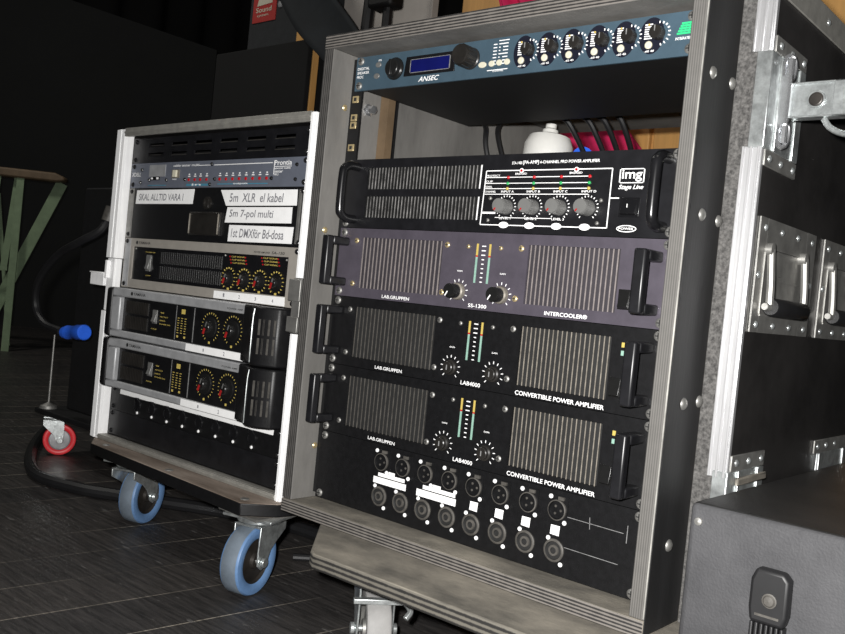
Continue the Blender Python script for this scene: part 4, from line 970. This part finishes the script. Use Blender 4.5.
# dark flat on the left
sf = thing('stage_flat', 'large dark grey panel standing in the dark behind the green trestle', 'panel', (-4.55, 2.05, 0))
b = MB(); n0 = Vector((0.85, -0.35, 0)).normalized(); ang = math.radians(52)
b.prism([(-1.5, 0.0), (0.72, 0.0), (0.72, 1.92), (-1.5, 2.35)], 'y', -0.02, 0.02); b.rot(Matrix.Rotation(ang, 4, 'Z')); obj('sheet', b, 'flat', sf)
b = MB(); b.box(0.55, 0.62, 0.02, 0.5, 0, 0.06); b.box(-0.9, -0.83, 0.02, 0.5, 0, 0.06); b.rot(Matrix.Rotation(ang, 4, 'Z')); obj('foot', b, 'rail_wood', sf)

# pale green trestle
tr = thing('trestle', 'pale green steel trestle with a wooden top rail in the dark at far left', 'trestle', (-3.22, 1.16, 0))
dirx = Vector((0.64, 0.768, 0))     # across the view
def TP(a, z, d=0.0): return dirx*a+Vector((0, 0, z*0.915))+Vector((0.768, -0.64, 0))*d
b = MB(); vs = []
pr = [(-1.0, 0.925), (0.02, 0.930), (0.062, 0.913), (0.068, 0.895), (0.03, 0.885), (-1.0, 0.88)]
N0 = len(pr)
vs = [TP(a, z, -0.045) for a, z in pr]+[TP(a, z, 0.045) for a, z in pr]
b.add(vs, [tuple(range(N0)), tuple(range(2*N0-1, N0-1, -1))]+[(i, i+N0, (i+1) % N0+N0, (i+1) % N0) for i in range(N0)])
obj('top_rail', b, 'rail_wood', tr, bevel=0.008)
def bar(p, q, w=0.03, th=0.006, name='leg'):
    p, q = Vector(p), Vector(q); d = (q-p).normalized(); v = Vector((0.768, -0.64, 0)); s = d.cross(v).normalized()
    b = MB(); vs = []
    for P in (p, q):
        for a, c in ((-1, -1), (1, -1), (1, 1), (-1, 1)): vs.append(P+s*a*w/2+v*c*th/2)
    b.add(vs, [(0, 1, 2, 3), (7, 6, 5, 4), (0, 4, 5, 1), (1, 5, 6, 2), (2, 6, 7, 3), (3, 7, 4, 0)])
    return obj(name, b, 'trestle', tr)
bar(TP(-0.128, 0.0, 0.05), TP(-0.13, 0.885, 0.03), 0.033); bar(TP(0.042, 0.885, -0.02), TP(-0.29, 0.0, -0.04), 0.052)
bar(TP(-0.15, 0.885, 0.0), TP(-0.180, 0.42, 0.0), 0.030); bar(TP(-0.235, 0.885, 0.03), TP(-0.275, 0.0, 0.05), 0.040); bar(TP(-0.238, 0.80, -0.03), TP(-0.142, 0.02, -0.05), 0.016)
bar(TP(-0.25, 0.415, 0.045), TP(-0.15, 0.42, 0.045), 0.02, name='brace'); bar(TP(-0.52, 0.885, 0.03), TP(-0.53, 0.0, 0.05), 0.035); bar(TP(-0.9, 0.885, -0.03), TP(-0.92, 0.0, -0.05), 0.035)

# black case on small red casters behind the small rack
bc = thing('equipment_case', 'black case on red caster wheels, almost lost in the dark behind the small rack', 'case', (-0.908, 0.382, 0))
b = MB(); b.box(-0.17, 0.16, -0.18, 0.20, 0.105, 0.62); obj('body', b, 'blk_mat', bc, bevel=0.004)
b = MB(); b.box(-0.21, 0.18, -0.235, 0.22, 0.092, 0.105); obj('base_plate', b, 'blk_mat', bc, bevel=0.003)
for x, y, yw in ((-0.165, -0.205, -0.45), (0.13, -0.18, 0.3), (-0.16, 0.17, 0.5), (0.13, 0.17, 1.0)):
    caster(bc, (x, y, 0.092), yw, 0.092, 0.036, 0.022, ('wheel_red', 'wheel_red', 'silver'), 'zinc', trail=0.012)
b = MB(); b.lathe((-0.185, -0.215, 0.105), (0, 0, 1), [(0.02, 0), (0.018, 0.006), (0.006, 0.012), (0.0028, 0.014), (0.0022, 0.17)], 14); b.rot(Matrix.Rotation(0.0, 4, 'Z'))
obj('rod', b, 'zinc_dull', bc)

# mains cable with a blue connector
cb = thing('power_cable', 'thick black cable with a blue connector looping at the left of the small rack', 'cable', (-0.80, 0.1, FLOOR+0.14))
def rp(p): return (p[0]+0.80, p[1]-0.1, p[2]-0.14)
pts = [(-0.805, 0.115, 0.380), (-0.812, 0.10, 0.350), (-0.86, 0.085, 0.325), (-0.955, 0.085, 0.290), (-1.035, 0.09, 0.230), (-1.055, 0.10, 0.175), (-1.01, 0.10, 0.142), (-0.935, 0.10, 0.133)]
b = MB(); b.tube([rp(p) for p in pts], 0.0085, 10); obj('lead', b, 'rubber', cb)
b = MB(); d = Vector((0.12, 0.0, 0.012)); c0 = Vector(rp((-0.922, 0.10, 0.132)))
b.lathe(c0, d, [(0.009, 0), (0.0125, 0.004), (0.0130, 0.016), (0.0150, 0.018), (0.0150, 0.022), (0.0140, 0.026), (0.0140, 0.056), (0.016, 0.059), (0.016, 0.086), (0.0135, 0.089)], 18); obj('connector', b, 'plug_blue', cb)
b = MB(); b.tube([rp(p) for p in ((-0.805, 0.115, 0.380), (-0.80, 0.13, 0.40), (-0.79, 0.145, 0.40), (-0.775, 0.155, 0.37))], 0.0085, 8); b.lathe(rp((-0.806, 0.112, 0.372)), (0.1, 0.2, 1), [(0.013, 0), (0.013, 0.03)], 12); obj('cable_clamp', b, 'dark_fin', cb)

# cable on the floor
b = MB(); fp = [(-2.4, 1.15, 0.012), (-1.75, 0.66, 0.012), (-1.50, 0.42, 0.012), (-1.27, 0.25, 0.012), (-1.06, 0.12, 0.012), (-0.86, 0.035, 0.012), (-0.72, 0.05, 0.012), (-0.62, 0.10, 0.012), (-0.40, 0.22, 0.012), (-0.2, 0.25, 0.012), (0.1, 0.2, 0.012)]
o0 = Vector(fp[5]); b.tube([Vector(p)-o0 for p in fp], 0.012, 10); o = obj('floor_cable', b, 'rubber'); o.location = o0; tag(o, 'thick black cable curving over the floor and under the small rack', 'cable')
b = MB(); b.tube([(-0.018, 0, 0), (-0.006, 0, 0), (0.006, 0, 0), (0.018, 0, 0)], 0.006, 10, smooth=False); b.rot(Matrix.Rotation(0.85, 4, 'Z')); o = obj('cable_end', b, 'rubber'); o.location = (-0.175, 0.155, 0.0065); tag(o, 'small black plug lying on the floor between the two caster boards', 'plug')

# behind the racks: orange wooden cabinet, crimson cloth, pale board, tube stand, dark speaker cabinet
wc = thing('wooden_cabinet', 'tall orange wooden cabinet standing behind the tall rack', 'cabinet', (-0.09, 1.22, 0))
b = MB(); b.box(-0.59, 0.62, -0.20, 0.25, 0.0, 1.75); obj('body', b, 'wood_orange', wc, bevel=0.004)
for x in (-0.29, 0.31):
    b = MB(); b.box(x-0.295, x+0.295, -0.216, -0.2005, 0.06, 1.70); obj('door', b, 'wood_orange', wc, bevel=0.003)
b = MB(); vs = []; nx, nz = 16, 24
for i in range(nx+1):
    for j in range(nz+1):
        t_ = j/nz; s_ = i/nx
        xa = -0.69+0.38*t_+0.012*math.sin(t_*7); xb = -0.41+max(0.0, t_-0.46)*0.68
        vs.append((xa+(xb-xa)*s_, 0.955+0.018*math.sin(s_*14+t_*2)-0.02*t_, 1.40-0.78*t_))
fs = [(i*(nz+1)+j, (i+1)*(nz+1)+j, (i+1)*(nz+1)+j+1, i*(nz+1)+j+1) for i in range(nx) for j in range(nz)]
vs = [Vector(v)-Vector((-0.3, 0.95, 0.6)) for v in vs]
b.add(vs, fs); o = obj('hanging_cloth', b, 'crimson', smooth=60); o.location = (-0.3, 0.95, FLOOR+0.6); sm = o.modifiers.new('thick', 'SOLIDIFY'); sm.thickness = 0.006; tag(o, 'crimson cloth hanging down the front of the orange wooden cabinet', 'cloth')
pb = thing('pale_board', 'pale grey upright board left of the orange wooden cabinet, behind the rack', 'board', (-1.11, 1.17, 0))
b = MB(); b.box(-0.20, 0.19, -0.015, 0.015, 0.03, 1.65); obj('sheet', b, 'pale', pb, bevel=0.003)
b = MB(); b.box(-0.20, 0.20, -0.07, 0.12, 0.0, 0.03); obj('foot', b, 'blk_mat', pb)
st = thing('tube_stand', 'black folding tube stand in front of the pale grey board', 'stand', (-1.0, 1.0, 0))
for a, c, r in (((-0.09, 0, 0.0), (-0.012, 0, 1.60), 0.018), ((0.045, 0.0, 0.0), (0.052, 0.0, 1.6), 0.015)):
    b = MB(); b.tube([a, c], r, 10, smooth=False); obj('tube', b, 'rubber', st)
b = MB(); b.box(-0.01, 0.085, -0.03, 0.03, 1.263, 1.36); obj('joint', b, 'blk_mat', st, bevel=0.01)
for x in (-0.09, 0.045):
    b = MB(); b.box(x-0.03, x+0.03, -0.09, 0.07, 0, 0.02); obj('foot', b, 'rubber', st)
dc = MB(); vs = []; nx, nz = 14, 10
for i in range(nx+1):
    for j in range(nz+1):
        s_, t_ = i/nx, j/nz
        x = -1.42+0.50*s_; top = 1.465-(x+1.245)*1.03
        vs.append((x+1.1, 0.012*math.sin(s_*9)+0.015*math.sin(t_*3.1), top-(0.22+0.02*math.sin(s_*6))*t_-1.2))
dc.add(vs, [(i*(nz+1)+j, (i+1)*(nz+1)+j, (i+1)*(nz+1)+j+1, i*(nz+1)+j+1) for i in range(nx) for j in range(nz)])
o = obj('draped_sash', dc, 'dark_cloth', smooth=70); o.location = (-1.1, 0.90, 1.2); sm = o.modifiers.new('thick', 'SOLIDIFY'); sm.thickness = 0.012; tag(o, 'blue black cloth sash slung diagonally in front of the tube stand', 'cloth')
sp = thing('speaker_cabinet', 'charcoal speaker cabinet with a red sign on its front, above the small rack', 'speaker', (-1.47, 1.19, 0.0))
b = MB(); b.box(-0.13, 0.13, -0.19, 0.16, 1.200, 1.75); obj('cabinet', b, 'cab', sp, bevel=0.006)
b = MB(); b.box(-0.17, 0.14, -0.20, 0.17, 0.0, 1.200); obj('base', b, 'curtain', sp, bevel=0.01)
b = MB(); b.box(-0.19, 0.275, -0.265, -0.245, 0.0, 1.185); o = obj('black_screen', b, 'curtain', bevel=0.004); o.location = (-1.47, 1.19, 0); tag(o, 'low black screen standing in front of the charcoal speaker cabinet', 'screen')
sg = MB(); sg.box(-0.109, 0.010, -0.193, -0.1904, 1.298, 1.45); sgo = obj('sign', sg, 'sign_red', sp)
L = MB(); L.prism([(-0.088, 1.352), (-0.010, 1.356), (-0.016, 1.42), (-0.068, 1.42)], 'y', -0.1940, -0.193); L.text('Sound', -0.092, -0.012, 1.330, 1.347, -0.1938); L.text('system', -0.084, -0.026, 1.314, 1.323, -0.1938); obj('sign_lettering', L, 'cream', sgo, smooth=0)
b = MB(); b.lathe((0.030, -0.1903, 1.345), (0, -1, 0), [(0.012, 0), (0.011, 0.004), (0, 0.006)], 6); obj('cabinet_screw', b, 'silver', sp)
b = MB(); b.box(-0.045, 0.045, -0.012, 0.012, 0.0, 1.36); o = obj('wooden_plank', b, 'wood_orange', bevel=0.002); o.location = (-1.258, 0.975, 0); tag(o, 'narrow orange wooden plank standing beside the charcoal speaker cabinet', 'plank')

# ------------------------------------------------------------------ camera and light
RX = Vector((0.75195434, 0.65169251, 0.09930531)); RY = Vector((0.09054312, 0.0471118, -0.99477757)); RZ = Vector((-0.65296755, 0.75701872, -0.02358035))
CP = Vector((0.87167462, -0.82517052, 0.28418599+FLOOR))
cam = bpy.data.cameras.new('camera'); cam.sensor_width = 36; cam.lens = 883.936/845*36; cam.clip_start = 0.02
co = bpy.data.objects.new('camera', cam); COL.objects.link(co)
m = Matrix.Identity(4)
for i in range(3): m[i][0] = RX[i]; m[i][1] = -RY[i]; m[i][2] = -RZ[i]; m[i][3] = CP[i]
co.matrix_world = m; SC.camera = co

fl_ = bpy.data.lights.new('camera_flash', 'SPOT'); fl_.energy = 92; fl_.shadow_soft_size = 0.012; fl_.color = (1.0, 0.985, 0.96); fl_.spot_size = math.radians(110); fl_.spot_blend = 0.7
fo = bpy.data.objects.new('camera_flash', fl_); COL.objects.link(fo)
fo.matrix_world = m.copy(); fo.location = CP + RX*(-0.035) - RY*0.035 - RZ*0.0
# dim overhead lamps, unseen, for weak fill
def lamp(name, loc, energy, size, col):
    l = bpy.data.lights.new(name, 'AREA'); l.energy = energy; l.size = size; l.color = col
    o = bpy.data.objects.new(name, l); COL.objects.link(o); o.location = loc; return o
lamp('overhead_lamp', (0.6, -0.9, 3.4), 7, 0.8, (1.0, 0.95, 0.88))
wl = lamp('trestle_fill', (-2.2, -0.6, 3.0), 22, 0.4, (1.0, 0.97, 0.9)); wl.rotation_euler = (Vector((-3.3, 1.3, 0.5))-Vector((-2.2, -0.6, 3.0))).to_track_quat('-Z', 'Y').to_euler()  # unseen fill lamp added to brighten the far trestle

w = bpy.data.worlds.new('world'); SC.world = w; w.use_nodes = True
bg = w.node_tree.nodes['Background']; bg.inputs['Color'].default_value = (0.8, 0.9, 1.0, 1); bg.inputs['Strength'].default_value = 0.012
vs_ = SC.view_settings; vs_.view_transform = 'Standard'; vs_.look = 'None'; vs_.gamma = 1; vs_.use_curve_mapping = False; vs_.exposure = 0.0
